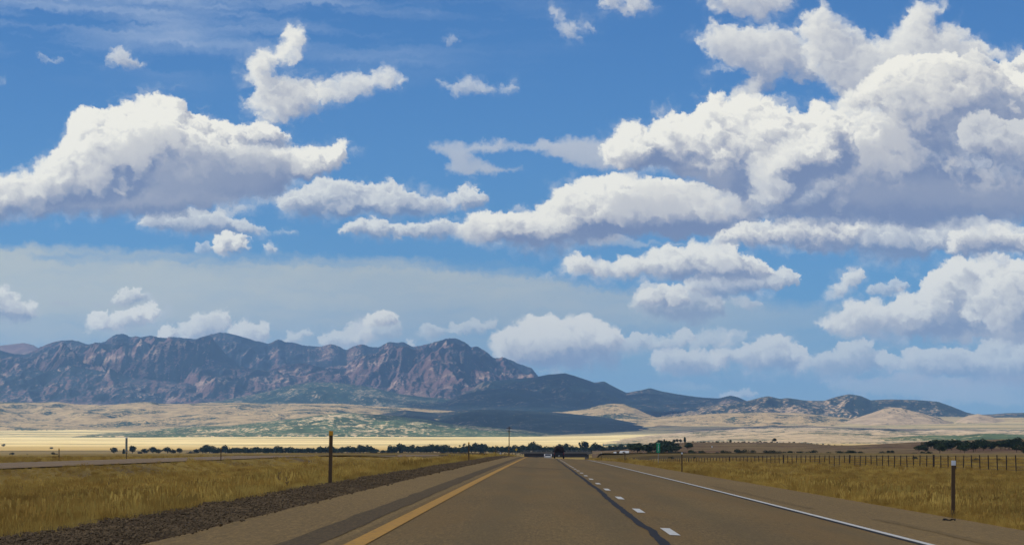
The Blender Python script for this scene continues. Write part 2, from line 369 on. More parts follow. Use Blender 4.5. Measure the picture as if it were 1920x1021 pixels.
        if kind != FL:                                # thin torn vapour round the body
            vb = smooth(-22*k-3, 12, d+18*k*hy[s]+12*k*wx[s])*(.50 if kind == CU else .30)*smooth(-.5, .6, hx[s]+wy[s]*.7)
            vb = np.clip(vb*(1+.8*hy[s]+.5*fxx[s]), 0, 1)
            al = np.maximum(al, al+(1-al)*vb)
            w_ = np.clip(vb*(1-(1-Tr))/np.maximum(al, 1e-4), 0, 1)[..., None]
            col = col*(1-w_)+np.array([.66, .69, .72], np.float32)*w_
        over(np.clip(al*op, 0, 1).astype(np.float32), col.astype(np.float32), s)
    return out

# ------------------------------------------------------------------ world: Sky Texture, clouds laid over it by direction
W = bpy.data.worlds.new("World"); S.world = W; W.use_nodes = True
nt = W.node_tree; nt.nodes.clear()
def N(t, **k):
    n = nt.nodes.new(t)
    for a, b in k.items(): setattr(n, a, b)
    return n
def vm(op, a, b=None):
    n = N('ShaderNodeVectorMath', operation=op)
    for i, v in enumerate((a, b)):
        if v is None: continue
        if isinstance(v, bpy.types.NodeSocket): nt.links.new(v, n.inputs[i])
        else: n.inputs[i].default_value = v
    return n
def mt(op, a, b=None, clamp=False):
    n = N('ShaderNodeMath', operation=op, use_clamp=clamp)
    for i, v in enumerate((a, b)):
        if v is None: continue
        if isinstance(v, bpy.types.NodeSocket): nt.links.new(v, n.inputs[i])
        else: n.inputs[i].default_value = v
    return n.outputs[0]
sky = N('ShaderNodeTexSky', sky_type='NISHITA', sun_disc=False, sun_elevation=SUN_EL, sun_rotation=SUN_AZ, altitude=1900, air_density=1.0, dust_density=.6, ozone_density=2.5)
SKY_STRENGTH = .10
tint = vm('MULTIPLY', sky.outputs[0], (.30*SKY_STRENGTH, .60*SKY_STRENGTH, .93*SKY_STRENGTH))
tc = N('ShaderNodeTexCoord'); D_ = tc.outputs['Generated']
dn = vm('NORMALIZE', D_).outputs[0]
dr = vm('DOT_PRODUCT', dn, AX_R).outputs['Value']; du = vm('DOT_PRODUCT', dn, AX_U).outputs['Value']; df = vm('DOT_PRODUCT', dn, AX_F).outputs['Value']
CX0, CX1, CY0, CY1, CS = -120, 2080, -60, 860, .6
dfc = mt('MAXIMUM', df, .05)
pxn = mt('ADD', mt('MULTIPLY', mt('DIVIDE', dr, dfc), F_PX), 960.0)
pyn = mt('SUBTRACT', 510.5, mt('MULTIPLY', mt('DIVIDE', du, dfc), F_PX))
# fine ragged detail: the lookup is stirred by small noise in sky directions
pv = N('ShaderNodeCombineXYZ'); nt.links.new(pxn, pv.inputs[0]); nt.links.new(pyn, pv.inputs[1])
def stir(scale, amp, rough):
    n = N('ShaderNodeTexNoise'); n.inputs['Scale'].default_value = scale; n.inputs['Detail'].default_value = 5; n.inputs['Roughness'].default_value = rough
    nt.links.new(pv.outputs[0], n.inputs['Vector']); s_ = N('ShaderNodeSeparateColor'); nt.links.new(n.outputs['Color'], s_.inputs[0])
    return [mt('MULTIPLY', mt('SUBTRACT', s_.outputs[k], .5), amp) for k in (0, 1)]+[n.outputs[0]]
q1 = stir(1/28, 34.0, .64); q2 = stir(1/8, 10.0, .62)
pxn = mt('ADD', mt('ADD', pxn, q1[0]), q2[0]); pyn = mt('ADD', mt('ADD', pyn, q1[1]), q2[1])
un = mt('DIVIDE', mt('SUBTRACT', pxn, CX0), CX1-CX0); vn = mt('SUBTRACT', 1.0, mt('DIVIDE', mt('SUBTRACT', pyn, CY0), CY1-CY0))
uv = N('ShaderNodeCombineXYZ'); nt.links.new(un, uv.inputs[0]); nt.links.new(vn, uv.inputs[1])
canvas = cloud_canvas(CS, CX0, CX1, CY0, CY1)
ch, cw = canvas.shape[:2]
ex = np.minimum(np.arange(cw), np.arange(cw)[::-1])/(40*CS); ey = np.minimum(np.arange(ch), 1e4)/(30*CS)
canvas *= (np.clip(ex, 0, 1)[None, :]*np.clip(ey, 0, 1)[:, None])[..., None]
img = bpy.data.images.new('cloud_field', cw, ch, alpha=True, float_buffer=True)
img.colorspace_settings.name = 'Non-Color'; img.alpha_mode = 'CHANNEL_PACKED'
img.pixels.foreach_set(np.ascontiguousarray(canvas[::-1]).astype(np.float32).ravel()); img.pack()
tex = N('ShaderNodeTexImage', image=img, extension='CLIP', interpolation='Linear'); nt.links.new(uv.outputs[0], tex.inputs[0])
# generic broken cloud for the part of the sky the photograph does not show
sep = N('ShaderNodeSeparateXYZ'); nt.links.new(dn, sep.inputs[0])
zc = mt('MAXIMUM', sep.outputs[2], .06)
pl = N('ShaderNodeCombineXYZ'); nt.links.new(mt('DIVIDE', sep.outputs[0], zc), pl.inputs[0]); nt.links.new(mt('DIVIDE', sep.outputs[1], zc), pl.inputs[1])
nz = N('ShaderNodeTexNoise'); nz.inputs['Scale'].default_value = .9; nz.inputs['Detail'].default_value = 6; nt.links.new(pl.outputs[0], nz.inputs['Vector'])
cov = mt('MULTIPLY', mt('SUBTRACT', nz.outputs[0], .44), 6.0, True)
inside = mt('MULTIPLY', mt('MULTIPLY', mt('GREATER_THAN', un, 0), mt('LESS_THAN', un, 1)), mt('MULTIPLY', mt('GREATER_THAN', vn, 0), mt('LESS_THAN', vn, 1.0)))
inside = mt('MULTIPLY', inside, mt('GREATER_THAN', df, .2))
outm = mt('MULTIPLY', mt('MULTIPLY', cov, mt('SUBTRACT', 1.0, inside)), mt('MULTIPLY', mt('GREATER_THAN', sep.outputs[2], 0.0), .85))
mx = N('ShaderNodeMix', data_type='RGBA'); nt.links.new(outm, mx.inputs[0]); nt.links.new(tint.outputs[0], mx.inputs[6]); mx.inputs[7].default_value = (.84, .80, .73, 1)
a_in = mt('MULTIPLY', tex.outputs['Alpha'], inside)
keep = mt('SUBTRACT', 1.0, a_in)
sc1 = vm('SCALE', mx.outputs[2]); nt.links.new(keep, sc1.inputs[3])
sc2 = vm('SCALE', tex.outputs['Color']); nt.links.new(inside, sc2.inputs[3])
add = vm('ADD', sc1.outputs[0], sc2.outputs[0])
bg = N('ShaderNodeBackground'); wo = N('ShaderNodeOutputWorld')
nt.links.new(add.outputs[0], bg.inputs[0]); nt.links.new(bg.outputs[0], wo.inputs[0])

# ------------------------------------------------------------------ helpers
def smf(a, b, x): return smooth(a, b, np.asarray(x, float))
def link(o, parent=None):
    S.collection.objects.link(o)
    if parent: o.parent = parent
    return o
def tag(o, label=None, cat=None, group=None, kind=None):
    if label: o['label'] = label
    if cat: o['category'] = cat
    if group: o['group'] = group
    if kind: o['kind'] = kind
    return o
def empty(name, loc, label, cat, group=None, rz=0):
    o = bpy.data.objects.new(name, None); o.location = loc; o.rotation_euler.z = rz; o.empty_display_size = .2
    link(o); return tag(o, label, cat, group)
def mesh_np(name, V, Fc, mat, parent=None, smooth_=True):
    me = bpy.data.meshes.new(name)
    V = np.asarray(V, np.float32); Fc = np.asarray(Fc, np.int32); k = Fc.shape[1]
    me.vertices.add(len(V)); me.vertices.foreach_set('co', V.ravel())
    me.loops.add(Fc.size); me.loops.foreach_set('vertex_index', Fc.ravel())
    me.polygons.add(len(Fc)); me.polygons.foreach_set('loop_start', np.arange(0, Fc.size, k, dtype=np.int32))
    me.polygons.foreach_set('loop_total', np.full(len(Fc), k, np.int32))
    me.update(calc_edges=True)
    if smooth_: me.polygons.foreach_set('use_smooth', np.ones(len(Fc), bool))
    me.validate()
    if mat: me.materials.append(mat)
    return link(bpy.data.objects.new(name, me), parent)
def grid_faces(nr, nc):
    i = np.arange(nr*nc).reshape(nr, nc)
    return np.stack([i[:-1, :-1], i[:-1, 1:], i[1:, 1:], i[1:, :-1]], -1).reshape(-1, 4)
class MB:
    """collects boxes, tubes and prisms and links them as one mesh object"""
    def __init__(s): s.bm = bmesh.new()
    def box(s, c, d, rz=0, ry=0, rx=0, taper=1, bevel=0):
        r = bmesh.ops.create_cube(s.bm, size=1); vs = r['verts']
        for v in vs:
            t = taper if v.co.z > 0 else 1
            v.co = Vector((v.co.x*d[0]*t, v.co.y*d[1]*t, v.co.z*d[2]))
        if bevel:
            es = list({e for v in vs for e in v.link_edges})
            rb = bmesh.ops.bevel(s.bm, geom=es, offset=bevel, segments=2, affect='EDGES', profile=.6)
            vs = list({v for f in rb['faces'] for v in f.verts} | {v for v in vs if v.is_valid})
        M = Matrix.Translation(c) @ Matrix.Rotation(rz, 4, 'Z') @ Matrix.Rotation(ry, 4, 'Y') @ Matrix.Rotation(rx, 4, 'X')
        for v in vs: v.co = M @ v.co
        return s
    def tube(s, a, b, r0, r1=None, n=10, caps=True):
        a, b = Vector(a), Vector(b); r1 = r0 if r1 is None else r1
        q = (b-a).to_track_quat('Z', 'Y').to_matrix().to_4x4()
        M = Matrix.Translation((a+b)/2) @ q
        bmesh.ops.create_cone(s.bm, cap_ends=caps, segments=n, radius1=r0, radius2=r1, depth=(b-a).length, matrix=M)
        return s
    def prism(s, prof, y0, y1, axis='x'):
        """extrude a closed profile of (a, z) points along an axis"""
        def P(a, z, y): return (y, a, z) if axis == 'x' else (a, y, z)
        A = [s.bm.verts.new(P(a, z, y0)) for a, z in prof]; B = [s.bm.verts.new(P(a, z, y1)) for a, z in prof]
        n = len(prof); s.bm.faces.new(A); s.bm.faces.new(B[::-1])
        for i in range(n): s.bm.faces.new((A[i], B[i], B[(i+1) % n], A[(i+1) % n]))
        return s
    def quad(s, *p): s.bm.faces.new([s.bm.verts.new(v) for v in p]); return s
    def build(s, name, mat, parent=None, sm=False):
        bmesh.ops.recalc_face_normals(s.bm, faces=s.bm.faces)
        me = bpy.data.meshes.new(name); s.bm.to_mesh(me); s.bm.free()
        me.materials.append(mat)
        for p in me.polygons: p.use_smooth = sm
        return link(bpy.data.objects.new(name, me), parent)

# ------------------------------------------------------------------ materials
class MT:
    """small node-building helper for one material"""
    def __init__(s, name, rough=.9, spec=.2):
        s.m = bpy.data.materials.new(name); s.m.use_nodes = True; s.t = s.m.node_tree
        s.b = s.t.nodes['Principled BSDF']; s.b.inputs['Roughness'].default_value = rough
        s.b.inputs['Specular IOR Level'].default_value = spec
        s.g = s.t.nodes.new('ShaderNodeNewGeometry')
    def set(s, sock, v):
        if isinstance(v, bpy.types.NodeSocket): s.t.links.new(v, sock)
        elif isinstance(v, (tuple, list)) and len(v) == 3 and len(sock.default_value) == 4: sock.default_value = (*v, 1)
        else: sock.default_value = v
    def n(s, t, ins=None, out=0, **k):
        n = s.t.nodes.new(t)
        for a, b in k.items(): setattr(n, a, b)
        for a, b in (ins or {}).items(): s.set(n.inputs[a], b)
        return n.outputs[out]
    def pos(s, scale=(1, 1, 1), rot=(0, 0, 0), obj=False):
        v = s.g.outputs['Position'] if not obj else s.n('ShaderNodeTexCoord', out='Object')
        return s.n('ShaderNodeMapping', {'Vector': v, 'Scale': scale, 'Rotation': rot})
    def noise(s, scale, detail=4, rough=.55, vec=None, dist=0, out=0):
        return s.n('ShaderNodeTexNoise', {'Vector': vec or s.pos(), 'Scale': scale, 'Detail': detail, 'Roughness': rough, 'Distortion': dist}, out)
    def voro(s, scale, vec=None, out='Distance', rand=1, **k):
        return s.n('ShaderNodeTexVoronoi', {'Vector': vec or s.pos(), 'Scale': scale, 'Randomness': rand}, out, **k)
    def m_(s, op, a, b=0.0, clamp=False): return s.n('ShaderNodeMath', {0: a, 1: b}, operation=op, use_clamp=clamp)
    def ramp(s, f, a, b): return s.n('ShaderNodeMapRange', {'Value': f, 'From Min': a, 'From Max': b}, interpolation_type='SMOOTHSTEP')
    def mix(s, f, a, b): return s.n('ShaderNodeMix', {0: f, 6: a, 7: b}, 2, data_type='RGBA')
    def mul(s, a, b):
        return s.n('ShaderNodeMix', {0: 1.0, 6: a, 7: b}, 2, data_type='RGBA', blend_type='MULTIPLY')
    def col(s, c): s.set(s.b.inputs['Base Color'], c); return s
    def bump(s, h, dist, strength=1.0):
        s.set(s.b.inputs['Normal'], s.n('ShaderNodeBump', {'Height': h, 'Distance': dist, 'Strength': strength})); return s
def plain(name, c, rough=.7, var=.15, scale=3.0, metal=0, spec=.3):
    m = MT(name, rough, spec); f = m.noise(scale, 4, vec=m.pos(obj=True))
    m.col(m.mix(f, tuple(x*(1-var) for x in c), tuple(min(1, x*(1+var)) for x in c))); m.b.inputs['Metallic'].default_value = metal
    return m.m

# ------------------------------------------------------------------ the lie of the land
def smooth_interp(x, xp, fp):
    """monotone-ish cubic (Hermite, finite-difference tangents limited)"""
    xp = np.asarray(xp, float); fp = np.asarray(fp, float); x = np.clip(np.asarray(x, float), xp[0], xp[-1])
    dx = np.diff(xp); s = np.diff(fp)/dx
    t = np.zeros_like(fp); t[0], t[-1] = s[0], s[-1]
    p = s[:-1]*s[1:]; t[1:-1] = np.where(p > 0, 2*p/(s[:-1]+s[1:]+1e-12*np.sign(s[:-1]+s[1:]+1e-30)), 0)
    i = np.clip(np.searchsorted(xp, x, side='right')-1, 0, len(dx)-1)
    h = dx[i]; q = (x-xp[i])/h
    return (2*q**3-3*q**2+1)*fp[i]+(q**3-2*q**2+q)*h*t[i]+(-2*q**3+3*q**2)*fp[i+1]+(q**3-q**2)*h*t[i+1]
CROSS = .047
def drop(y): return smooth_interp(y, [-400, 0, 60, 174, 295, 414, 537, 640, 720, 800, 1000, 1500, 3000], [0, 0, 0, .07, .20, .62, 1.12, 2.0, 3.7, 5.9, 7.4, 8, 9])
def road_z(x, y): return -CROSS*x-drop(y)
def lateral(x):
    return smooth_interp(x, [-3000, -200, -60, -46, -42, -29.7, -25.5, -17, -9, -4.7, 8.6, 12, 20, 40, 60, 200, 3000],
                            [-.6, -.5, -.45, -.25, -.20, -.14, -.80, -1.05, -.42, .22, -.43, -.85, -1.25, -1.12, -1.15, -1.0, -.6])
def far_z(px, D):
    """height of the open plain, from where its surface shows at depth D"""
    Dk = [0, 300, 500, 1000, 1600, 2500, 3300, 4200, 5200, 6500, 8000, 9500, 11000, 14000, 40000]
    L = [0, 0, -.7, -2.0, -3.6, -5.7, -6.2, 0.4, 8, 21, 40, 70, 90, 100, 60]
    Rr = [0, 0, -.3, -1.2, -2.4, -4.0, -4.0, 4, 12, 26, 48, 84, 118, 130, 60]
    a, b = smooth_interp(D, Dk, L), smooth_interp(D, Dk, Rr)
    w = smf(1000, 1500, px); return a*(1-w)+b*w
def ground_z(x, y):
    x = np.asarray(x, float); y = np.asarray(y, float)
    px = 1018+F_PX*x/np.maximum(y, 50)
    w = (1-smf(7.0, 24.0, np.abs(x-2.0)-smf(500, 800, y)*6))*(1-smf(950, 1250, y))           # 1 near our carriageway
    z = np.where((x > -4.7) & (x < 8.6), -CROSS*x, lateral(x))*(1-smf(1500, 4000, y))
    z = z-w*drop(y)+(1-w)*far_z(px, y)
    # embankment of the crossing road
    bank = np.exp(-((y-802)/16.0)**4)*(1-smf(60, 260, np.abs(x)))
    edge = smf(11.5, 15.5, np.abs(x-1.5))
    z = z*(1-bank*edge)+(-.75)*bank*edge
    # roughness away from the pavement
    off = np.where(x < 0, smf(5.2, 9, -x)*(1-smf(27, 29, -x)*(1-smf(43, 46, -x))), smf(8.9, 13, x))
    z = z+off*(.10*fbm(x/7, y/9, 4, .5, 31)+.05*fbm(x/1.7, y/2.2, 3, .5, 32))
    z = z+smf(400, 2500, y)*.9*fbm(x/260, y/420, 5, .5, 33)*(1-.6*smf(1800, 2800, y)*(1-smf(3300, 4500, y)))
    z = z+smf(4500, 9000, y)*7*fbm(x/500, y/900, 5, .5, 34)
    return z

def grass_land_mat():
    m = MT('dry_grassland', .95, .1)
    big = m.noise(.012, 5, vec=m.pos((1, .35, 1))); mid = m.noise(.09, 5, vec=m.pos((1, .4, 1))); fine = m.noise(2.4, 5, .65)
    far = m.noise(.0024, 5, .6, vec=m.pos((.55, 2.2, 1))); fine2 = m.noise(14, 4, .7)
    gold = m.mix(m.ramp(big, .40, .62), (.33, .225, .040), (.255, .16, .032))
    gold = m.mix(m.ramp(mid, .45, .66), gold, (.15, .10, .045))
    gold = m.mix(m.m_('MULTIPLY', m.ramp(fine, .45, .75), .5), gold, (.44, .34, .14))
    gold = m.mix(m.m_('MULTIPLY', m.ramp(fine2, .5, .8), .5), gold, (.09, .06, .03))
    # pale cured grass of the open plain
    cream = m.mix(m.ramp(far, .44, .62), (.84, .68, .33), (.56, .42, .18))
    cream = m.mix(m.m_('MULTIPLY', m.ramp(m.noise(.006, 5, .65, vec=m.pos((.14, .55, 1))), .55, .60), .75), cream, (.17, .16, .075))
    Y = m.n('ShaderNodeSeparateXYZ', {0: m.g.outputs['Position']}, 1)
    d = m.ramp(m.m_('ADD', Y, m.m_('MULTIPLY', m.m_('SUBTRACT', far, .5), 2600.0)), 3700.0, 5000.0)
    gy = m.ramp(m.m_('ADD', Y, m.m_('MULTIPLY', m.m_('SUBTRACT', mid, .5), 900.0)), 2300.0, 3300.0)
    midc = m.mix(m.ramp(m.noise(.006, 5, vec=m.pos((.25, 1.6, 1))), .42, .58), (.46, .32, .085), (.24, .165, .045))
    midc = m.mix(m.ramp(m.noise(.012, 4, vec=m.pos((.2, 1.0, 1))), .58, .64), midc, (.10, .07, .025))
    c = m.mix(m.ramp(Y, 280.0, 700.0), gold, midc)
    c = m.mix(m.m_('MULTIPLY', gy, .8), c, (.46, .32, .11))  # golden band: half-lit edge of the cloud shadow, put into the ground colour
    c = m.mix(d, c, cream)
    XY = m.n('ShaderNodeSeparateXYZ', {0: m.g.outputs['Position']}, 0)
    rt_ = m.ramp(m.m_('DIVIDE', XY, Y), .025, .07)
    c = m.mix(m.m_('MULTIPLY', m.m_('MULTIPLY', rt_, d), .75), c, (.33, .25, .12))
    # scrub patches far out
    sc = m.m_('MULTIPLY', m.ramp(m.noise(.0016, 5, .6, vec=m.pos((.5, 1.6, 1))), .50, .60), m.ramp(Y, 5600.0, 8200.0))
    spk = m.ramp(m.voro(.05), .30, .55)
    c = m.mix(m.m_('MULTIPLY', sc, m.m_('SUBTRACT', 1.0, m.m_('MULTIPLY', spk, .6))), c, (.075, .10, .05))
    m.col(c).bump(m.m_('ADD', fine, m.m_('MULTIPLY', fine2, .4)), .12, .8)
    return m.m
ROWY = np.concatenate([np.arange(-200, 0, 20), np.arange(0, 120, .8), np.geomspace(120, 32000, 300)])
c = np.concatenate([np.arange(0, 30, .75), np.arange(30, 62, 1.6), np.geomspace(62, 16000, 110)])
COLX = np.concatenate([-c[:0:-1], c])
gx, gy = np.meshgrid(COLX, ROWY)
gz = ground_z(gx, gy)
inroad = ((gx > -3.9) & (gx < 8.7))*(1-smf(1480, 1500, gy))
gz = gz-.06*inroad-.05*((gx > -42.6) & (gx < -29))*(1-smf(1480, 1500, gy))
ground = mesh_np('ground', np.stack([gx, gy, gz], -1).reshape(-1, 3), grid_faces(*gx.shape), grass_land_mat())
tag(ground, kind='structure')

# ------------------------------------------------------------------ road
def asphalt_mat(name, warm=(0.172, 0.113, 0.036), dark=(0.120, 0.079, 0.027), streak=True):
    m = MT(name, .85, .25)
    ag = m.noise(38, 3, .7); ag2 = m.voro(55); lg = m.noise(.8, 4, .6, vec=m.pos((1, .08, 1)))
    bl = m.noise(.35, 5, .6, vec=m.pos((1, .12, 1))); med = m.noise(7, 4, .65)
    c = m.mix(m.ramp(bl, .38, .64), dark, warm)
    c = m.mix(m.m_('MULTIPLY', m.ramp(ag, .35, .72), .55), c, tuple(x*1.9 for x in warm))
    c = m.mix(m.m_('MULTIPLY', m.ramp(ag2, .5, .1), .35), c, tuple(x*.35 for x in dark))
    c = m.mix(m.m_('MULTIPLY', m.ramp(med, .5, .75), .45), c, tuple(x*.45 for x in dark))
    c = m.mix(m.m_('MULTIPLY', m.ramp(m.noise(16, 3, .8, vec=m.pos((1, .5, 1))), .50, .72), .55), c, tuple(x*1.7 for x in warm))
    c = m.mix(m.m_('MULTIPLY', m.ramp(m.noise(19, 3, .8, vec=m.pos((1, .4, 1))), .56, .75), .6), c, tuple(x*.4 for x in dark))
    c = m.mix(m.m_('MULTIPLY', m.ramp(m.noise(26, 3, .8, vec=m.pos((1, .07, 1))), .44, .70), .50), c, tuple(x*1.95 for x in warm))
    c = m.mix(m.m_('MULTIPLY', m.ramp(m.noise(31, 3, .8, vec=m.pos((1, .06, 1.3))), .50, .72), .55), c, tuple(x*.38 for x in dark))
    if streak:
        X = m.n('ShaderNodeSeparateXYZ', {0: m.g.outputs['Position']}, 0)
        # polished, greyer wheel paths and the darker middle of each lane
        w = m.m_('SINE', m.m_('MULTIPLY', m.m_('ADD', X, 1.1), 3.55))
        c = m.mix(m.m_('MULTIPLY', m.ramp(m.m_('ADD', w, m.m_('MULTIPLY', lg, .9)), .3, 1.5), .45), c, (0.140, 0.099, 0.036))
        c = m.mix(m.m_('MULTIPLY', m.ramp(lg, .46, .64), .55), c, (0.208, 0.124, 0.033))
    m.col(c).bump(m.m_('ADD', ag, m.m_('MULTIPLY', med, .8)), .012, .8)
    return m.m
A_road = asphalt_mat('asphalt'); A_should = asphalt_mat('shoulder_asphalt', (0.200, 0.131, 0.043), (0.156, 0.102, 0.034), False)
A_patch = asphalt_mat('dark_patch', (0.096, 0.064, 0.022), (0.068, 0.045, 0.016), False)
A_stain = asphalt_mat('tyre_stain', (.165, .108, 0.034), (.125, .082, 0.027), False)
def strip(name, mat, xl, xr, y0, y1, lift, parent=None, step=2.0, wob=0, seed=0, kind=None, zf=road_z, edge=0):
    n = max(2, int((y1-y0)/step)+1)
    ys = np.linspace(y0, y1, n) if y1 < 130 or y1-y0 < 40 else np.concatenate([np.arange(y0, 120, step), np.geomspace(120, y1, 140)])
    cols = 2 if xr-xl < 1 else 9
    xs = np.linspace(0, 1, cols)
    w = wob*fbm(ys/3.1, ys*0+seed, 4, .6, seed)+wob*1.6*fbm(ys/17, ys*0+seed, 3, .5, seed+3) if wob else ys*0
    el = edge*fbm(ys/2.3, ys*0+3, 4, .65, seed+7) if edge else ys*0
    er = edge*fbm(ys/2.3, ys*0+9, 4, .65, seed+8) if edge else ys*0
    XX = (xl+w+el)[:, None]+xs[None]*((xr-xl)+er-el)[:, None]; YY = np.repeat(ys[:, None], cols, 1)
    ZZ = zf(XX, YY)+lift
    o = mesh_np(name, np.stack([XX, YY, ZZ], -1).reshape(-1, 3), grid_faces(*XX.shape), mat, parent)
    if kind: tag(o, kind=kind)
    return o
road = strip('road', A_road, -2.12, 5.22, -30, 1480, .0, kind='structure')
strip('left_shoulder', A_should, -3.72, -2.12, -30, 1480, 0, road, edge=.0)
strip('right_shoulder', A_should, 5.22, 8.52, -30, 1480, 0, road)
yel = MT('worn_yellow_paint', .7); f = yel.noise(9, 5, .7); f2 = yel.noise(1.1, 4)
yel.col(yel.mix(yel.ramp(f, .53, .68), yel.mix(f2, (.56, .30, .035), (.42, .22, .03)), (.17, .12, .06)))
wht = MT('worn_white_paint', .6); f = wht.noise(9, 5, .7)
wht.col(wht.mix(wht.ramp(f, .55, .70), (.66, .66, .61), (.24, .20, .15)))
tar = MT('black_crack_sealant', .7, .15); tar.col(tar.mix(tar.noise(4, 4), (.010, .010, .012), (.022, .020, .020)))
strip('yellow_edge_line', yel.m, -2.00, -1.80, -30, 800, .008, road)
strip('white_edge_line', wht.m, 5.165, 5.295, -30, 800, .008, road)
strip('line_edge_sealant', tar.m, 5.06, 5.155, -30, 800, .005, road, edge=.035, seed=4)
strip('rumble_strip', A_patch, -2.62, -2.24, -30, 800, .005, road, edge=.05, seed=5)
strip('crack_sealant', tar.m, 1.37, 1.50, 20, 800, .005, road, step=.35, wob=.04, seed=6, edge=.03)
strip('cross_seam', A_patch, -1.75, 1.4, 139.5, 142.5, .005, road)
strip('tyre_stain', A_stain, 6.25, 6.55, 26, 52, .005, road, edge=.12, seed=15)
strip('tyre_stain', A_stain, 5.75, 6.0, 60, 95, .005, road, edge=.12, seed=16)
dash0 = None
for k in range(26):
    yc = 37.3+12.19*(k-1)
    n = 6; ys = np.linspace(yc-1.55, yc+1.55, n); XX = np.array([1.66, 1.80])[None]+ys[:, None]*0; YY = np.repeat(ys[:, None], 2, 1)
    mesh_np('lane_dash', np.stack([XX, YY, road_z(XX, YY)+.008], -1).reshape(-1, 3), grid_faces(n, 2), wht.m, road)
def opp_z(x, y): return ground_z(x, y)*0+(-.14-.0048*(x+29.6)*-1*-1)-np.where(y > 500, 1, 0)*0
def opp_z(x, y):
    z = -.14+.0048*(x+29.6)
    return z*(1-smf(300, 560, y))+smf(300, 560, y)*(ground_z(x*0-36, y)+.05)
opp = strip('opposite_road', asphalt_mat('far_asphalt', (.215, .150, .080), (.175, .120, .066), False), -41.6, -29.8, -30, 1480, .02, kind='structure', zf=opp_z)
strip('white_edge_line', wht.m, -41.0, -40.85, 60, 600, .028, opp, zf=opp_z)
strip('yellow_edge_line', yel.m, -30.9, -30.75, 60, 600, .028, opp, zf=opp_z)

# ------------------------------------------------------------------ hills and mountains
def hill_mat(name, tan, veg, rock, cover=.5, rocky=.3, spk=14.0, strata=0.0, big=.0011, con=2.4, spa=2.2):
    m = MT(name, 1.0, .05)
    P = m.g.outputs['Position']
    n1 = m.noise(big, 6, .62); n2 = m.noise(big*5, 5, .6); n3 = m.noise(.018, 4, .65)
    cov = m.m_('ADD', m.m_('ADD', m.m_('MULTIPLY', m.m_('SUBTRACT', n1, .5), con), m.m_('MULTIPLY', m.m_('SUBTRACT', n2, .5), 1.7)), cover)
    nz_ = m.n('ShaderNodeSeparateXYZ', {0: m.g.outputs['Normal']})
    nx = m.t.nodes[-1].outputs[0]
    cov = m.m_('ADD', cov, m.m_('MULTIPLY', nx, .9))                     # scrub keeps to the slopes turned from the sun
    v = m.voro(1.0/spk, out='Distance', vec=m.pos((1, 1, 1)))
    v2 = m.noise(1.0/(spk*1.2), 4, .75)
    thr = m.m_('ADD', cov, m.m_('MULTIPLY', m.m_('SUBTRACT', v2, .5), spa))
    thr = m.m_('ADD', thr, m.m_('MULTIPLY', m.m_('SUBTRACT', .42, v), 1.5))
    mask = m.ramp(thr, .40, .62)
    base = m.mix(m.ramp(n3, .38, .62), tan, tuple(x*.72 for x in tan))
    if rocky > 0:
        if strata: st = m.noise(.0035, 6, .65, vec=m.pos((1, 1, 3.2), (0, R_(-24), R_(20))), dist=.4)
        else: st = m.noise(big*3.3, 6, .65)
        rk = m.mix(m.ramp(m.noise(.01, 5, .7), .4, .62), rock, tuple(x*.6 for x in rock))
        base = m.mix(m.ramp(m.m_('ADD', st, rocky-.5), .42, .55), base, rk)
        base = m.mix(m.m_('MULTIPLY', m.ramp(m.noise(.0045, 6, .7, vec=m.pos((1, 1, 4.0), (0, R_(-24), R_(20)))), .56, .64), .7 if strata else 0.0), base, tuple(x*1.25 for x in tan))
    vg = m.mix(m.ramp(n2, .4, .62), veg, tuple(x*.6 for x in veg))
    m.col(m.mix(mask, base, vg)).bump(m.m_('ADD', m.m_('MULTIPLY', n3, 1.2), v2), 9.0, .5)
    return m.m
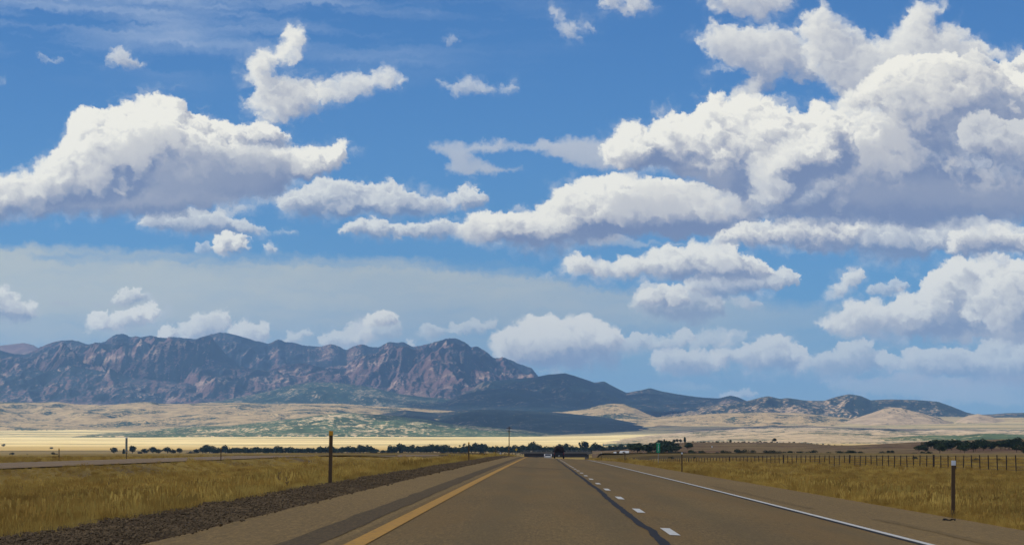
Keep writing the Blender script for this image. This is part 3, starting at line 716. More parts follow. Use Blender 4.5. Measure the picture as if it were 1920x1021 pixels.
def hill(name, mat, crest, D0, Dc, D1, foot, nr=70, step=3.0, rough=.35, sp=(600, 1400), seed=1, crag=1.0, shape=1.0, xpad=0, seat=6, fine=0, slant=1.0):
    """heightfield seen against the sky along 'crest' (photo pixels), rising from its foot at depth D0 to depth Dc"""
    cx = np.array([c[0] for c in crest], float); cy = np.array([c[1] for c in crest], float)
    px = np.arange(cx[0]-xpad, cx[-1]+xpad+.1, step); n = len(px)
    py = np.interp(px, cx, cy)
    py = .5*py+.25*(np.interp(px-step, cx, cy)+np.interp(px+step, cx, cy))
    fx = crag*(1.0*fbm(px/17, px*0+seed, 5, .62, seed)+.35*np.abs(fbm(px/5, px*0, 2, .5, seed+2)))
    py = py+fx
    fy_ = np.interp(px, [f[0] for f in foot], [f[1] for f in foot]) if isinstance(foot, (list, tuple)) else px*0+foot
    u, v = ray(px, py); u0, v0 = ray(px, fy_)
    t = np.concatenate([np.linspace(0, 1, nr), 1+np.linspace(0, 1, nr//3)[1:]])
    Dp = np.where(t <= 1, D0+(Dc-D0)*t, Dc+(D1-Dc)*(t-1))
    DD, UU = np.meshgrid(Dp, u, indexing='ij'); TT = np.repeat(t[:, None], n, 1)
    X = UU*DD
    zc = CAM_H+v*Dc; zf = CAM_H+v0*D0
    up = np.clip(TT, 0, 1)
    a, b = sp
    SL = slant
    wxx = fbm(X/a*.7, DD/b*.7, 4, .55, seed+20)
    r1 = 1-np.abs(fbm(X/a+.75*wxx+SL*.9*DD/b, DD/b+.3*wxx, 3, .5, seed+21))*2.6
    r2 = 1-np.abs(fbm(X/(a*.36)+1.1*wxx-SL*1.3*DD/b, DD/(b*.5)+.6*wxx, 4, .5, seed+22))*2.4
    r3 = 1-np.abs(fbm(X/(a*.13)+1.8*wxx+2.5*DD/b, DD/(b*.2), 4, .55, seed+23))*2.2
    rel = .62*r1+.30*r2+.12*r3-.50
    prof = up**shape
    h = prof+rough*rel*4*up*(1-up)*.9+rough*.16*(r2-.6)*up
    body = zf[None]+(zc-zf)[None]*h
    tan_ = (body-CAM_H)/DD
    mx = tan_[:nr].max(0); k = np.arange(nr)
    lim = v[None]-(.0008*(1-up))
    body = np.where(TT <= 1, np.minimum(body, CAM_H+lim*DD), body)
    body[nr-1] = zc
    back = np.clip(TT-1, 0, 1)
    body = np.where(TT > 1, zc[None]-(zc-zf)[None]*back*(.9+.3*rel), body)
    if fine:
        body[1:nr-1] += (fine*fbm(X/60+3*wxx, DD/600+2*r2, 5, .62, seed+24))[1:nr-1]*np.sin(np.pi*t[1:nr-1])[:, None]**.5
    body[0] = zf-seat; body[-1] = np.minimum(body[-1], zf-seat)
    # ends sink into the ground
    o = mesh_np(name, np.stack([X, DD, body], -1).reshape(-1, 3), grid_faces(*X.shape), mat)
    return tag(o, kind='structure')
TAN = (.48, .36, .22); TANP = (.42, .30, .20); VEG = (.060, .078, .042); VEGB = (.042, .060, .046); ROCK = (.25, .125, .085)
m_mtn = hill_mat('mountain_slope', (.33, .235, .18), (.018, .036, .050), (.135, .082, .078), cover=.74, rocky=.56, spk=13, spa=1.5, strata=1, big=.0006)
m_far = hill_mat('far_mountain_slope', (.26, .18, .13), VEGB, (.20, .11, .08), cover=.12, rocky=.5, spk=24, big=.0008)
m_fore = hill_mat('wooded_foothill', (.30, .24, .16), (.026, .056, .044), ROCK, cover=.95, rocky=.1, spk=16, big=.0009)
m_dark = hill_mat('dark_foothill', (.17, .13, .10), (.010, .024, .028), ROCK, cover=1.2, rocky=.2, spk=18, big=.0009)  # dark scrub, with the cloud shadow over these foothills put into the colours
m_tan = hill_mat('tan_hill', (.46, .335, .165), (.040, .064, .036), (.33, .23, .13), cover=.34, rocky=.25, spk=11, big=.0055, con=5.5)
m_tan2 = hill_mat('bare_hill', (.44, .33, .20), VEG, (.34, .25, .16), cover=.05, rocky=.2, spk=13, big=.0013)
m_right = hill_mat('scrubby_hill', (.40, .29, .18), (.024, .042, .036), (.30, .19, .13), cover=1.0, rocky=.15, spk=15, big=.0010)
m_green = hill_mat('juniper_hill', (.62, .48, .28), (.085, .125, .055), (.3, .2, .14), cover=1.0, rocky=0, spk=12, big=.0030, con=3.0)
m_mid = hill_mat('mid_hill', (.24, .18, .13), (.018, .030, .032), (.3, .2, .14), cover=1.25, rocky=0, spk=12, big=.0014)  # dense scrub; tones also darkened to stand for cloud shadow
m_scrub = hill_mat('scrub_flats', (.52, .40, .25), (.095, .115, .065), (.3, .2, .14), cover=.40, rocky=0, spk=11, big=.0050, con=5.0)
m_brown = hill_mat('brown_hill', (.30, .21, .10), (.06, .07, .035), (.19, .11, .07), cover=.02, rocky=.45, spk=6, big=.004)

hill('mountain', m_far, [(-160, 660), (-60, 652), (0, 648), (20, 645), (44, 642), (62, 646), (90, 662), (130, 680)], 18500, 21000, 22500, 740, nr=40, seed=2, rough=.3, sp=(900, 2200), crag=.8)
MTN = [(-170, 668), (-100, 662), (-50, 660), (0, 656), (27, 663), (45, 664), (77, 651), (98, 642), (115, 638), (137, 637.5), (150, 641), (162, 645), (175, 644), (197, 640), (207, 633), (217, 626.6), (233, 625.5), (244, 631), (255, 629.6), (264, 632), (285, 628), (298, 633.5), (329, 632), (348, 633), (367, 635.7), (378, 632), (389, 627.4), (402, 624.5), (414, 622.5), (428, 624), (444, 627), (460, 632), (477, 638), (490, 640), (502, 644), (511, 641), (522, 635), (528, 638), (536, 641), (551, 642), (566, 645), (582, 648), (601, 649), (618, 645), (628, 646), (637, 649), (648, 656), (660, 650), (675, 645), (684, 646), (692, 650), (711, 650), (720, 645), (730, 640), (741, 642.5), (755, 640.6), (764, 644), (774, 649), (787, 647), (802, 644), (829, 638), (842, 635), (854, 633.5), (863, 636), (870, 640), (877, 645), (884, 651), (895, 649), (903, 654), (911, 659), (918, 665), (925, 671), (940, 670), (950, 672), (962, 677), (972, 682), (985, 685), (996, 689), (1003, 697), (1010, 705.6), (1040, 722), (1090, 745)]
hill('mountain_range', m_mtn, MTN, 12600, 16500, 18500, [(-200, 762), (300, 762), (700, 764), (1090, 760)], nr=240, step=1.6, seed=5, rough=.54, sp=(900, 4600), crag=2.1, shape=.88, fine=20, slant=2.2)
hill('ridge', m_mtn, [(620, 748), (680, 716), (740, 694), (790, 690), (830, 676), (870, 668), (910, 680), (950, 690), (1000, 708), (1040, 735)], 13600, 15000, 15800, 755, nr=90, step=2, seed=61, rough=.42, sp=(420, 1900), crag=1.4, fine=12, slant=-2.6)
hill('ridge', m_mtn, [(190, 752), (260, 716), (310, 690), (360, 676), (400, 672), (440, 684), (500, 696), (540, 682), (575, 680), (620, 694), (680, 716), (740, 745)], 13200, 14500, 15300, 757, nr=90, step=2, seed=64, rough=.42, sp=(420, 1900), crag=1.4, fine=12, slant=2.2)
hill('ridge', m_mtn, [(-170, 722), (-80, 704), (0, 700), (40, 690), (85, 696), (130, 684), (175, 692), (240, 706), (290, 712), (350, 718), (420, 736), (480, 752)], 12500, 13500, 14200, 760, nr=80, step=2, seed=67, rough=.4, sp=(420, 1500), crag=1.4, fine=12, slant=1.8)
hill('foothill', m_fore, [(330, 765), (400, 752), (450, 744), (500, 734), (540, 722), (580, 716), (620, 716), (660, 720), (700, 726), (750, 738), (800, 744), (850, 748), (920, 756), (980, 764)], 11400, 12500, 13200, 768, nr=50, seed=8, rough=.25, sp=(500, 900), crag=.5)
hill('foothill', m_dark, [(800, 764), (850, 748), (885, 728), (905, 715), (940, 712), (1000, 707), (1027, 702), (1060, 699), (1082, 705.6), (1115, 716.6), (1133, 714), (1148, 723), (1175, 736), (1197, 731.6), (1219, 727), (1241, 733), (1288, 741), (1324, 745), (1348, 746), (1369, 740.7), (1384, 744), (1400, 751), (1440, 762)], 11200, 13000, 14200, 768, nr=70, seed=11, rough=.4, sp=(600, 1300), crag=.6)
hill('foothill', m_dark, [(790, 766), (840, 752), (860, 741), (900, 731), (950, 728), (990, 730), (1030, 740), (1070, 752), (1110, 764)], 11000, 11900, 12500, 769, nr=36, seed=14, rough=.18, sp=(500, 900), crag=.4)
hill('hill', m_right, [(1240, 774), (1300, 764), (1350, 757), (1400, 751), (1428, 744), (1441, 742), (1463, 747), (1477, 745), (1510, 750), (1545, 750.5), (1570, 743), (1592, 738), (1614, 741.5), (1633, 750), (1666, 748), (1718, 749), (1757, 752), (1784, 761), (1811, 772), (1828, 776), (1870, 790)], 9900, 11800, 13000, 792, nr=60, seed=17, rough=.42, sp=(500, 1100), crag=.6)
hill('hill', m_right, [(1780, 790), (1828, 777), (1855, 776), (1883, 774), (1920, 773), (1990, 771), (2080, 778)], 10500, 12000, 13000, 792, nr=36, seed=19, rough=.25, sp=(500, 1100), crag=.5)
hill('hill', m_tan, [(980, 781), (1010, 774), (1060, 771), (1100, 766), (1125, 759), (1150, 756), (1170, 757), (1190, 764), (1215, 776), (1240, 784)], 9900, 10500, 11000, 786, nr=30, seed=20, rough=.2, sp=(300, 600), crag=.4)
hill('hill', m_tan2, [(1540, 802), (1576, 793), (1605, 783), (1633, 774), (1655, 766), (1674, 763), (1690, 764), (1702, 767.5), (1729, 774), (1770, 787), (1798, 794), (1850, 803)], 8800, 9500, 10100, 806, nr=40, seed=23, rough=.22, sp=(350, 600), crag=.4)
hill('hill', m_tan2, [(1740, 803), (1787, 791), (1811, 780), (1833, 775), (1861, 781), (1894, 791), (1920, 798), (1990, 806)], 9000, 9800, 10400, 807, nr=36, seed=25, rough=.2, sp=(350, 600), crag=.4)
hill('hill', m_tan, [(-180, 760), (-100, 754), (0, 753), (60, 754), (110, 753), (140, 757), (200, 759), (225, 757), (245, 755), (262, 753), (285, 753), (300, 756), (330, 757), (380, 755), (450, 754), (500, 757), (560, 756), (640, 756), (700, 761), (780, 765), (850, 770), (930, 776), (980, 784)], 8600, 10600, 11600, [(-200, 806), (300, 806), (980, 790)], nr=60, seed=28, rough=.26, sp=(620, 1500), crag=.5, shape=.9)
hill('hill', m_mid, [(640, 790), (700, 778), (760, 768), (820, 774), (850, 771), (880, 768), (905, 767), (950, 768), (1000, 770), (1060, 774), (1130, 781), (1200, 794), (1250, 806), (1290, 818), (1320, 826)], 7900, 9300, 10000, [(640, 806), (1000, 812), (1320, 827)], nr=50, seed=31, rough=.28, sp=(350, 600), crag=.5)
hill('hill', m_green, [(110, 816), (200, 811), (270, 806), (330, 800), (430, 797), (500, 790), (560, 783), (600, 777), (630, 774), (660, 773), (700, 776), (740, 779), (800, 786), (850, 795), (900, 799), (960, 803), (1020, 810), (1100, 817), (1160, 822)], 6900, 8100, 8800, [(110, 817), (600, 815), (1160, 823)], nr=50, seed=34, rough=.3, sp=(300, 420), crag=.6)
hill('hill', m_green, [(1500, 836), (1560, 832), (1620, 825), (1660, 820), (1700, 817), (1740, 815), (1800, 816), (1850, 812), (1920, 814), (2000, 814), (2090, 820)], 4300, 5000, 5600, 836, nr=30, seed=37, rough=.25, sp=(250, 350), crag=.4)
hill('hill', m_tan, [(1010, 800), (1100, 792), (1200, 784), (1300, 777), (1400, 772), (1500, 774), (1580, 782), (1700, 787), (1800, 786), (1900, 784), (2090, 781)], 8300, 10100, 10800, [(1010, 812), (2090, 812)], nr=44, seed=52, rough=.25, sp=(420, 900), crag=.4)
hill('hill', m_scrub, [(1130, 826), (1200, 815), (1300, 806), (1400, 799), (1500, 797), (1600, 801), (1750, 804), (1900, 804), (2090, 806)], 4300, 7900, 8600, [(1130, 831), (2090, 829)], nr=44, seed=55, rough=.25, sp=(420, 900), crag=.4)
hill('hill', m_mid, [(1395, 824), (1440, 813), (1458, 810), (1500, 813), (1540, 815), (1580, 812), (1610, 815), (1650, 823)], 5400, 5900, 6300, 826, nr=24, seed=57, rough=.2, sp=(250, 400), crag=.3)  # low dark rise added in place of a cloud shadow band on the flats
BROWN = hill('hill', m_brown, [(1110, 852), (1160, 844), (1200, 836), (1250, 830), (1300, 828), (1400, 828.5), (1500, 829.5), (1560, 834), (1600, 834), (1640, 832), (1700, 829), (1760, 826), (1830, 824), (1920, 822), (2100, 821)], 950, 1900, 2300, [(1110, 853), (1300, 851), (2100, 850)], nr=40, step=5, seed=40, rough=.16, sp=(160, 260), crag=.15, seat=2)

# ------------------------------------------------------------------ clouds above the frame: they shade the near ground and parts of the hills
THIN = .47                      # the cloud is thin enough to let some sun through each side
m_cl = MT('cloud_white', 1.0, 0); m_cl.col((.94, .94, .94))
tr_ = m_cl.n('ShaderNodeBsdfTranslucent', {0: (.96, .95, .92)}); mxs = m_cl.t.nodes.new('ShaderNodeMixShader'); mxs.inputs[0].default_value = .62
m_cl.t.links.new(m_cl.b.outputs[0], mxs.inputs[1]); m_cl.t.links.new(tr_, mxs.inputs[2]); trp = m_cl.t.nodes.new('ShaderNodeBsdfTransparent'); mxt = m_cl.t.nodes.new('ShaderNodeMixShader'); mxt.inputs[0].default_value = THIN
m_cl.t.links.new(mxs.outputs[0], mxt.inputs[1]); m_cl.t.links.new(trp.outputs[0], mxt.inputs[2]); m_cl.t.links.new(mxt.outputs[0], m_cl.t.nodes['Material Output'].inputs[0])
def shade_cloud(px, py_, D, rx, ry, alt=2800, z=0, seed=0, rz=0):
    u, v = ray(px, py_); P = Vector((float(u)*D, D, z)); t = (alt-z)/SUN_DIR.z; C = P+SUN_DIR*t
    bm = bmesh.new(); bmesh.ops.create_icosphere(bm, subdivisions=5, radius=1)
    V = np.array([v_.co[:] for v_ in bm.verts])
    q = 1+.22*fbm(V[:, 0]*2.2+seed, V[:, 1]*2.2+V[:, 2]*1.7, 5, .55, 50+seed)*1.6+.06*puffs(V[:, 0]*5+seed, V[:, 1]*5+V[:, 2]*5, 2)
    for v_, k in zip(bm.verts, q):
        v_.co *= float(k); v_.co.z *= (.34 if v_.co.z > 0 else .10)*min(rx, ry)/1.0
        v_.co.x *= rx; v_.co.y *= ry
    me = bpy.data.meshes.new('sky_cloud'); bm.to_mesh(me); bm.free(); me.materials.append(m_cl.m)
    for p in me.polygons: p.use_smooth = True
    o = link(bpy.data.objects.new('sky_cloud', me)); o.location = C; o.rotation_euler.z = rz
    return tag(o, kind='structure')
shade_cloud(1000, 836, 1500, 1500, 2000, 2300, seed=1)
shade_cloud(1050, 790, 8300, 620, 700, 2900, z=70, seed=2)
shade_cloud(930, 735, 11700, 420, 450, 3300, z=200, seed=3)
shade_cloud(1060, 720, 12600, 330, 300, 3300, z=250, seed=4)
shade_cloud(120, 690, 14200, 700, 420, 3400, z=350, seed=6)
shade_cloud(470, 700, 14600, 420, 300, 3400, z=400, seed=7)
shade_cloud(1560, 818, 7600, 380, 300, 2600, z=30, seed=5)

# ------------------------------------------------------------------ roadside delineator posts
m_post = plain('weathered_brown_post', (.120, .078, .042), .8, .3, 6)
m_amb = plain('amber_reflector', (.62, .30, .02), .35, .1)
m_whr = plain('white_reflector', (.72, .76, .80), .35, .06)
def delineator(x, y, zf, amber, label, group, h=1.23, lean=0.0, drop_=0.0, w=.085):
    e = empty('delineator_post', (x, y, zf), label, 'delineator post', group)
    b = MB(); b.box((0, 0, h/2-.12), (w, .035, h+.24), bevel=.006).build('post', m_post, e)
    # channel ribs on the flat post
    b = MB()
    for s in (-1, 1): b.box((s*(w/2-.008), -.022, h/2-.06), (.010, .012, h-.12))
    b.build('rib', m_post, e)
    MB().box((0, -.024, h-.052), (w+.014, .012, .105), bevel=.003).build('reflector', m_amb if amber else m_whr, e)
    e.rotation_euler = (R_(.4), R_(lean), 0)
    return e
lx = -4.96
for k, (px_, D, X) in enumerate([(620, 63.5, -4.96), (879, 182, -4.96), (929, 300, -5.2), (946, 420, -5.3)]):
    lab = ['tall brown post with an amber top, nearest on the gravel verge left of the road', 'dark thin post left of the road, second from the camera on the gravel verge',
           'small dark post left of the road, just before the utility pole', 'tiny far post on the left verge next to the utility pole'][k]
    delineator(X, D, float(ground_z(X, D)), True, lab, 'posts along the left verge', lean=.9 if k == 0 else .3)
for k, D in enumerate([59.1, 174, 295, 414, 537]):
    lab = ['brown post with a white reflector, nearest on the right edge of the shoulder', 'dark post with a small white top right of the road, second from the camera',
           'thin brown post between the white roofed house and the right shoulder', 'small thin post on the right verge beyond the third one', 'tiny thin post on the right verge just right of the overpass'][k]
    delineator(8.86, D, float(ground_z(8.86, D)), False, lab, 'posts along the right verge', lean=.8 if k == 0 else 0)
for px_, D, X, lab in [(112, 253, -45, 'dark thin post beyond the left carriageway, leftmost in the photo'), (238, 294, -45, 'short thin post beyond the left carriageway, below the silo'), (419, 246, -29.1, 'short thin post at the near edge of the left carriageway')]:
    delineator(X, D, float(ground_z(X, D)), True, lab, 'posts along the opposite carriageway', h=.75 if px_ == 238 else 1.15)

# ------------------------------------------------------------------ mile marker sign
m_grn = plain('green_sign_sheeting', (.0, .30, .15), .4, .06); m_let = plain('white_sign_letters', (.72, .74, .72), .4, .03)
m_galv = plain('galvanised_steel', (.30, .31, .31), .45, .12, 5, .6)
def text_obj(txt, size, loc, mat, parent, name='lettering', rx=math.pi/2):
    c = bpy.data.curves.new(name, 'FONT'); c.body = txt; c.size = size; c.align_x = 'CENTER'; c.align_y = 'CENTER'; c.extrude = .002; c.offset = size*.012
    o = bpy.data.objects.new('tmp', c); S.collection.objects.link(o)
    dg = bpy.context.evaluated_depsgraph_get(); me = bpy.data.meshes.new_from_object(o.evaluated_get(dg))
    bpy.data.objects.remove(o); me.materials.clear(); me.materials.append(mat)
    q = link(bpy.data.objects.new(name, me), parent); q.location = loc; q.rotation_euler = (rx, 0, 0); return q
D = 225; X, _, zt = at(1234.3, 829, D); _, _, zb = at(1233, 848, D)
gz0 = float(ground_z(X, D))
e = empty('mile_marker_sign', (X, D, gz0), 'narrow green mile marker sign reading MILE 172 on a thin post right of the road', 'sign')
H = zt-gz0; h = zt-zb; w_ = .28
b = MB(); b.box((0, 0, H-h/2), (w_, .006, h), bevel=.002).build('sign_panel', m_grn, e)
MB().box((0, .02, (H-.05)/2-.1), (.045, .028, H-.05+.2)).build('post', m_galv, e)
text_obj('MILE', .10, (0, -.006, H-.07), m_let, e, 'lettering')
for i, ch_ in enumerate('172'):
    text_obj(ch_, .23, (0, -.006, H-.07-.185*(i+1)), m_let, e, 'lettering')

# ------------------------------------------------------------------ ranch fence on the right
m_fp = plain('grey_steel_fence_post', (.045, .032, .022), .8, .25); m_wire = plain('rusty_wire', (.07, .055, .045), .6, .1)
FY = [190]
while FY[-1] < 520 and len(FY) < 98: FY.append(FY[-1]+3.45)
def fence_x(y): return 39.6-.0622*(y-207)+.6*math.sin(y/41)
def fence_top(y):
    """the top wire runs level across the picture"""
    return float(np.interp(y, [190, 223, 290, 357, 450, 530], [.42, .36, .12, -.06, -.9, -1.75]))
fe = empty('wire_fence', (fence_x(190), 190, float(ground_z(fence_x(190), 190))), 'long wire fence on many thin dark posts across the field right of the road', 'fence')
def bar_mesh(nm, r):
    bm = bmesh.new(); bmesh.ops.create_cone(bm, cap_ends=True, segments=6, radius1=r, radius2=r, depth=1)
    me = bpy.data.meshes.new(nm); bm.to_mesh(me); bm.free(); me.materials.append(m_fp); return me
mp = bar_mesh('post', .052); mq = bar_mesh('brace_post', .10)
rnd = random.Random(4); tops = []
for i, y in enumerate(FY):
    x = fence_x(y); g = float(ground_z(x, y))-.15; t = max(fence_top(y), g+.9)
    big = i % 14 == 5
    o = link(bpy.data.objects.new('post', mq if big else mp), fe)
    o.location = (x-fe.location.x, y-190, (g+t)/2+.02-fe.location.z); o.scale = (1, 1, t-g+(.12 if big else rnd.uniform(-.02, .05))); o.rotation_euler = (rnd.gauss(0, .02), rnd.gauss(0, .03), 0)
    tops.append((x-fe.location.x, y-190, g+.15-fe.location.z, t-fe.location.z))
for k in range(5):
    b = MB()
    for (x0, y0, g0, t0), (x1, y1, g1, t1) in zip(tops[:-1], tops[1:]):
        f = .98-k*.19
        b.tube((x0, y0, g0+(t0-g0)*f), (x1, y1, g1+(t1-g1)*f), .013, n=4, caps=False)
    b.build('wire', m_wire, fe)

# ------------------------------------------------------------------ overpass
m_conc = plain('bridge_concrete', (.17, .16, .14), .85, .12, .5); m_gird = plain('weathered_girder', (.075, .07, .07), .7, .2, .6)
BY = 796
e = empty('overpass', (2, BY, 0), 'low concrete overpass crossing the highway below the tree line', 'bridge')
xl = at(986, 846, BY)[0]-2; xr = at(1101, 846, BY)[0]-2; zt = at(1040, 846, BY)[2]
MB().box(((xl+xr)/2, 5, zt-.55), (xr-xl+3, 10, .22)).build('deck', m_conc, e)
b = MB()
for q in range(6): b.box(((xl+xr)/2, .5+q*1.8, zt-1.16), (xr-xl+1, .4, .99), bevel=.03)
b.build('girder', m_gird, e)
for s, y_ in ((0, -.02), (1, 10.02)):
    b = MB(); b.box(((xl+xr)/2, y_, zt-.30), (xr-xl+3, .28, .52), bevel=.03)
    b.build('parapet', m_conc, e)
b = MB(); nn = 13
for q in range(nn): b.box((xl+(xr-xl)*q/(nn-1), -.02, zt+.12), (.09, .09, .32))
b.tube((xl-1, -.02, zt+.27), (xr+1, -.02, zt+.27), .05, n=6).build('railing', m_galv, e)
for xx in (xl, xr):
    b = MB(); b.box((xx, 5, zt-3.9), (1.0, 9.6, 4.5)).build('abutment', m_conc, e)
b = MB()
for q in range(3): b.tube((-4.6, 2+q*3, -7.6), (-4.6, 2+q*3, zt-1.9), .4, n=12)
b.box((-4.6, 5, zt-1.88), (.95, 8.5, .45)).build('pier', m_conc, e)
e.location.z = 0
# crossing road on the embankment
def cross_z(x, y): return np.full_like(np.asarray(x, float), -.62)
for x0, x1 in ((-70, xl+.6), (xr+3.5, 70)):
    o = strip('crossing_road', asphalt_mat('crossing_asphalt', streak=False), x0, x1, BY+1, BY+9.5, .0, zf=cross_z, kind='structure')

# ------------------------------------------------------------------ vehicles
m_blk = plain('black_paint', (.010, .010, .012), .35, .1, 2, 0, .5); m_tyre = plain('tyre_rubber', (.018, .018, .018), .9)
m_glass = plain('dark_glass', (.02, .025, .03), .08, .02, 1, 0, .6); m_tail = plain('tail_lamp_red', (.22, .012, .01), .3); m_rim = plain('wheel_rim', (.35, .35, .36), .35, .05, 1, .7)
m_tarp = plain('dark_tarpaulin', (.018, .012, .012), .75, .35, 3); m_chr = plain('bumper_chrome', (.35, .35, .36), .3, .05, 2, .8)
m_plate = plain('number_plate', (.6, .6, .58), .5)
def wheel(x, y, r, w, e):
    t = MB().tube((x-w/2, y, r), (x+w/2, y, r), r, n=24).build('wheel', m_tyre, e)
    s = 1 if x > 0 else -1
    MB().tube((x+s*(w/2-.02), y, r), (x+s*(w/2+.012), y, r), r*.58, n=16).build('rim', m_rim, t)
yT = 555; e = empty('pickup_truck', (3.27, yT, float(road_z(3.27, yT))), 'black truck carrying a high dark load, in the right lane ahead under the tree line', 'truck')
MB().prism([(-.0, .50), (0, 1.25), (3.0, 1.28), (3.1, 1.95), (3.4, 2.0), (4.3, 1.98), (4.8, 1.42), (6.0, 1.32), (6.25, 1.1), (6.25, .5)], -1.0, 1.0).build('body', m_blk, e)
MB().box((0, -.012, 1.0), (1.86, .04, .52), bevel=.015).build('tailgate', m_blk, e)
MB().prism([(3.02, 1.36), (3.13, 1.88), (3.16, 1.88), (3.05, 1.36)], -.8, .8).build('rear_window', m_glass, e)
MB().box((0, -.16, .60), (2.0, .22, .2), bevel=.03).build('bumper', m_blk, e)
MB().box((0, -.285, .60), (.32, .02, .16)).build('number_plate', m_plate, e)
for s in (-1, 1):
    MB().box((s*.96, -.03, 1.02), (.11, .05, .46), bevel=.01).build('tail_light', m_tail, e)
    MB().box((s*1.17, 4.15, 1.5), (.22, .08, .3), bevel=.02).build('side_mirror', m_blk, e)
    for y_ in (1.35, 5.1): wheel(s*.92, y_, .42, .28, e)
# the strapped load on the bed
bm = bmesh.new(); bmesh.ops.create_icosphere(bm, subdivisions=4, radius=1)
for v in bm.verts:
    n = v.co.copy(); k = 1+.13*float(fbm(np.array([n.x*2.2+3]), np.array([n.z*2.2+n.y*1.6]), 4, .5, 61)[0])
    v.co = Vector((math.copysign(abs(n.x)**.55, n.x)*1.02*k*(1-.28*max(0, n.z)), 1.45+math.copysign(abs(n.y)**.5, n.y)*1.4*k, 1.85+math.copysign(abs(n.z)**.6, n.z)*.80*k))
me = bpy.data.meshes.new('load'); bm.to_mesh(me); bm.free(); me.materials.append(m_tarp)
for p in me.polygons: p.use_smooth = True
ld = link(bpy.data.objects.new('load', me), e)
for y_ in (.6, 1.5, 2.4): MB().tube((-1.05, y_, 1.3), (-.8, y_, 2.62), .02, n=5).tube((-.8, y_, 2.62), (.8, y_, 2.62), .02, n=5).tube((.8, y_, 2.62), (1.05, y_, 1.3), .02, n=5).build('strap', m_blk, ld)
m_wp = plain('white_car_paint', (.62, .62, .58), .35, .03)
yC = 640; e = empty('car', (1.15, yC, float(road_z(1.15, yC))), 'pale car far ahead beside the black truck', 'car')
MB().prism([(0, .32), (-.02, .85), (.25, .98), (.75, 1.38), (2.3, 1.42), (3.1, .98), (4.2, .86), (4.4, .6), (4.4, .3)], -.88, .88).build('body', m_wp, e)
MB().prism([(.28, 1.0), (.72, 1.34), (.70, 1.37), (.24, 1.02)], -.68, .68).build('rear_window', m_glass, e)
MB().box((0, -.05, .5), (1.7, .14, .2), bevel=.03).build('bumper', m_wp, e)
for s in (-1, 1):
    MB().box((s*.72, -.02, .82), (.26, .06, .13), bevel=.01).build('tail_light', m_tail, e)
    for y_ in (.85, 3.4): wheel(s*.78, y_, .32, .2, e)

# ------------------------------------------------------------------ utility pole
m_wood = plain('grey_timber', (.10, .075, .055), .9, .25, 2)
D = 700; X, _, zt = at(954.6, 799, D); g = float(ground_z(X, D)); Hh = zt-g
e = empty('utility_pole', (X, D, g), 'tall thin utility pole with two crossarms left of the highway', 'utility pole')
MB().tube((0, 0, -.3), (0, 0, Hh), .15, .10, 10).build('pole', m_wood, e)
for q, zz in ((0, Hh-.45), (1, Hh-1.3)):
    a = MB(); a.box((0, -.14, zz), (1.3-.2*q, .1, .12)).build('crossarm', m_wood, e)
    for s in (-.55, -.2, .2, .55): MB().tube((s, -.14, zz+.06), (s, -.14, zz+.24), .045, .03, 8).build('insulator', m_conc, e)
# ------------------------------------------------------------------ silo and farm buildings beyond the fields
m_silo = plain('grey_green_silo', (.15, .16, .11), .8, .2, .3); m_cap = plain('pale_metal', (.6, .62, .6), .5)
m_red = plain('red_roof', (.35, .06, .07), .7, .2); m_wall = plain('pale_wall', (.5, .45, .38), .85, .1); m_whro = plain('white_roof', (.62, .64, .64), .6, .06)
D = 2650; X, _, zt = at(237.2, 818.5, D); g = float(ground_z(X, D))
e = empty('silo', (X, D, g), 'slender grey silo with a pale cap standing alone above small trees at far left', 'silo')
MB().tube((0, 0, -.5), (0, 0, zt-g-1.3), 1.15, 1.05, 16).build('body', m_silo, e)
MB().tube((0, 0, zt-g-1.3), (0, 0, zt-g), 1.3, .8, 16).build('cap', m_cap, e)
for q in range(5): MB().tube((0, 0, 1.5+q*(zt-g-3)/5), (0, 0, 1.62+q*(zt-g-3)/5), 1.2, n=16).build('hoop', m_galv, e)
def house(px_, D, w, d, h, roofm, wallm, label, rz=.2, z=None):
    X = at(px_, 840, D)[0]; g = float(ground_z(X, D)) if z is None else z
    e = empty('farmhouse', (X, D, g), label, 'house', rz=rz)
    MB().box((0, 0, h/2-.3), (w, d, h+.6)).build('wall', wallm, e)
    r = h*.55
    MB().prism([(-d/2-.4, h), (0, h+r), (d/2+.4, h), (d/2+.4, h-.12), (0, h+r-.14), (-d/2-.4, h-.12)], -w/2-.4, w/2+.4).build('roof', roofm, e)
    MB().prism([(-d/2, h-.05), (0, h+r-.16), (d/2, h-.05)], -w/2+.01, w/2-.01).build('gable', wallm, e)
    MB().box((-w*.05, -d/2-.03, 1.02), (.95, .06, 2.04)).build('door', m_wood, e)
    for s in (-.32, .22): MB().box((w*s, -d/2-.03, h*.55), (1.1, .06, 1.0)).build('window', m_glass, e)
    return e
house(431, 2380, 5.5, 6, 2.6, m_red, m_wall, 'small farmhouse with a red roof among the dark trees on the left')
house(400, 2440, 4, 5, 2.4, m_whro, m_wall, 'small pale shed among trees left of the red roof', .5)
house(936, 2400, 3.6, 5, 3.2, m_red, m_whro, 'small white house with a reddish roof in the tree line left of the utility pole', -.2)
house(1158, 900, 1.9, 3, 1.2, m_whro, m_wall, 'white roofed outbuilding near the right verge, left of its neighbour', .1, -3.1+.6)
house(1171, 930, 2.3, 3, 1.5, m_whro, m_wall, 'white roofed outbuilding under the dark trees, right of its neighbour', -.1, -3.3+.6)
D = 850; X, _, z_ = at(968, 842, D); g = float(ground_z(X, D)); m_yel = plain('yellow_sign', (.62, .42, .03), .5)
e = empty('warning_sign', (X, D, g), 'tiny yellow warning sign on a post left of the overpass', 'sign')
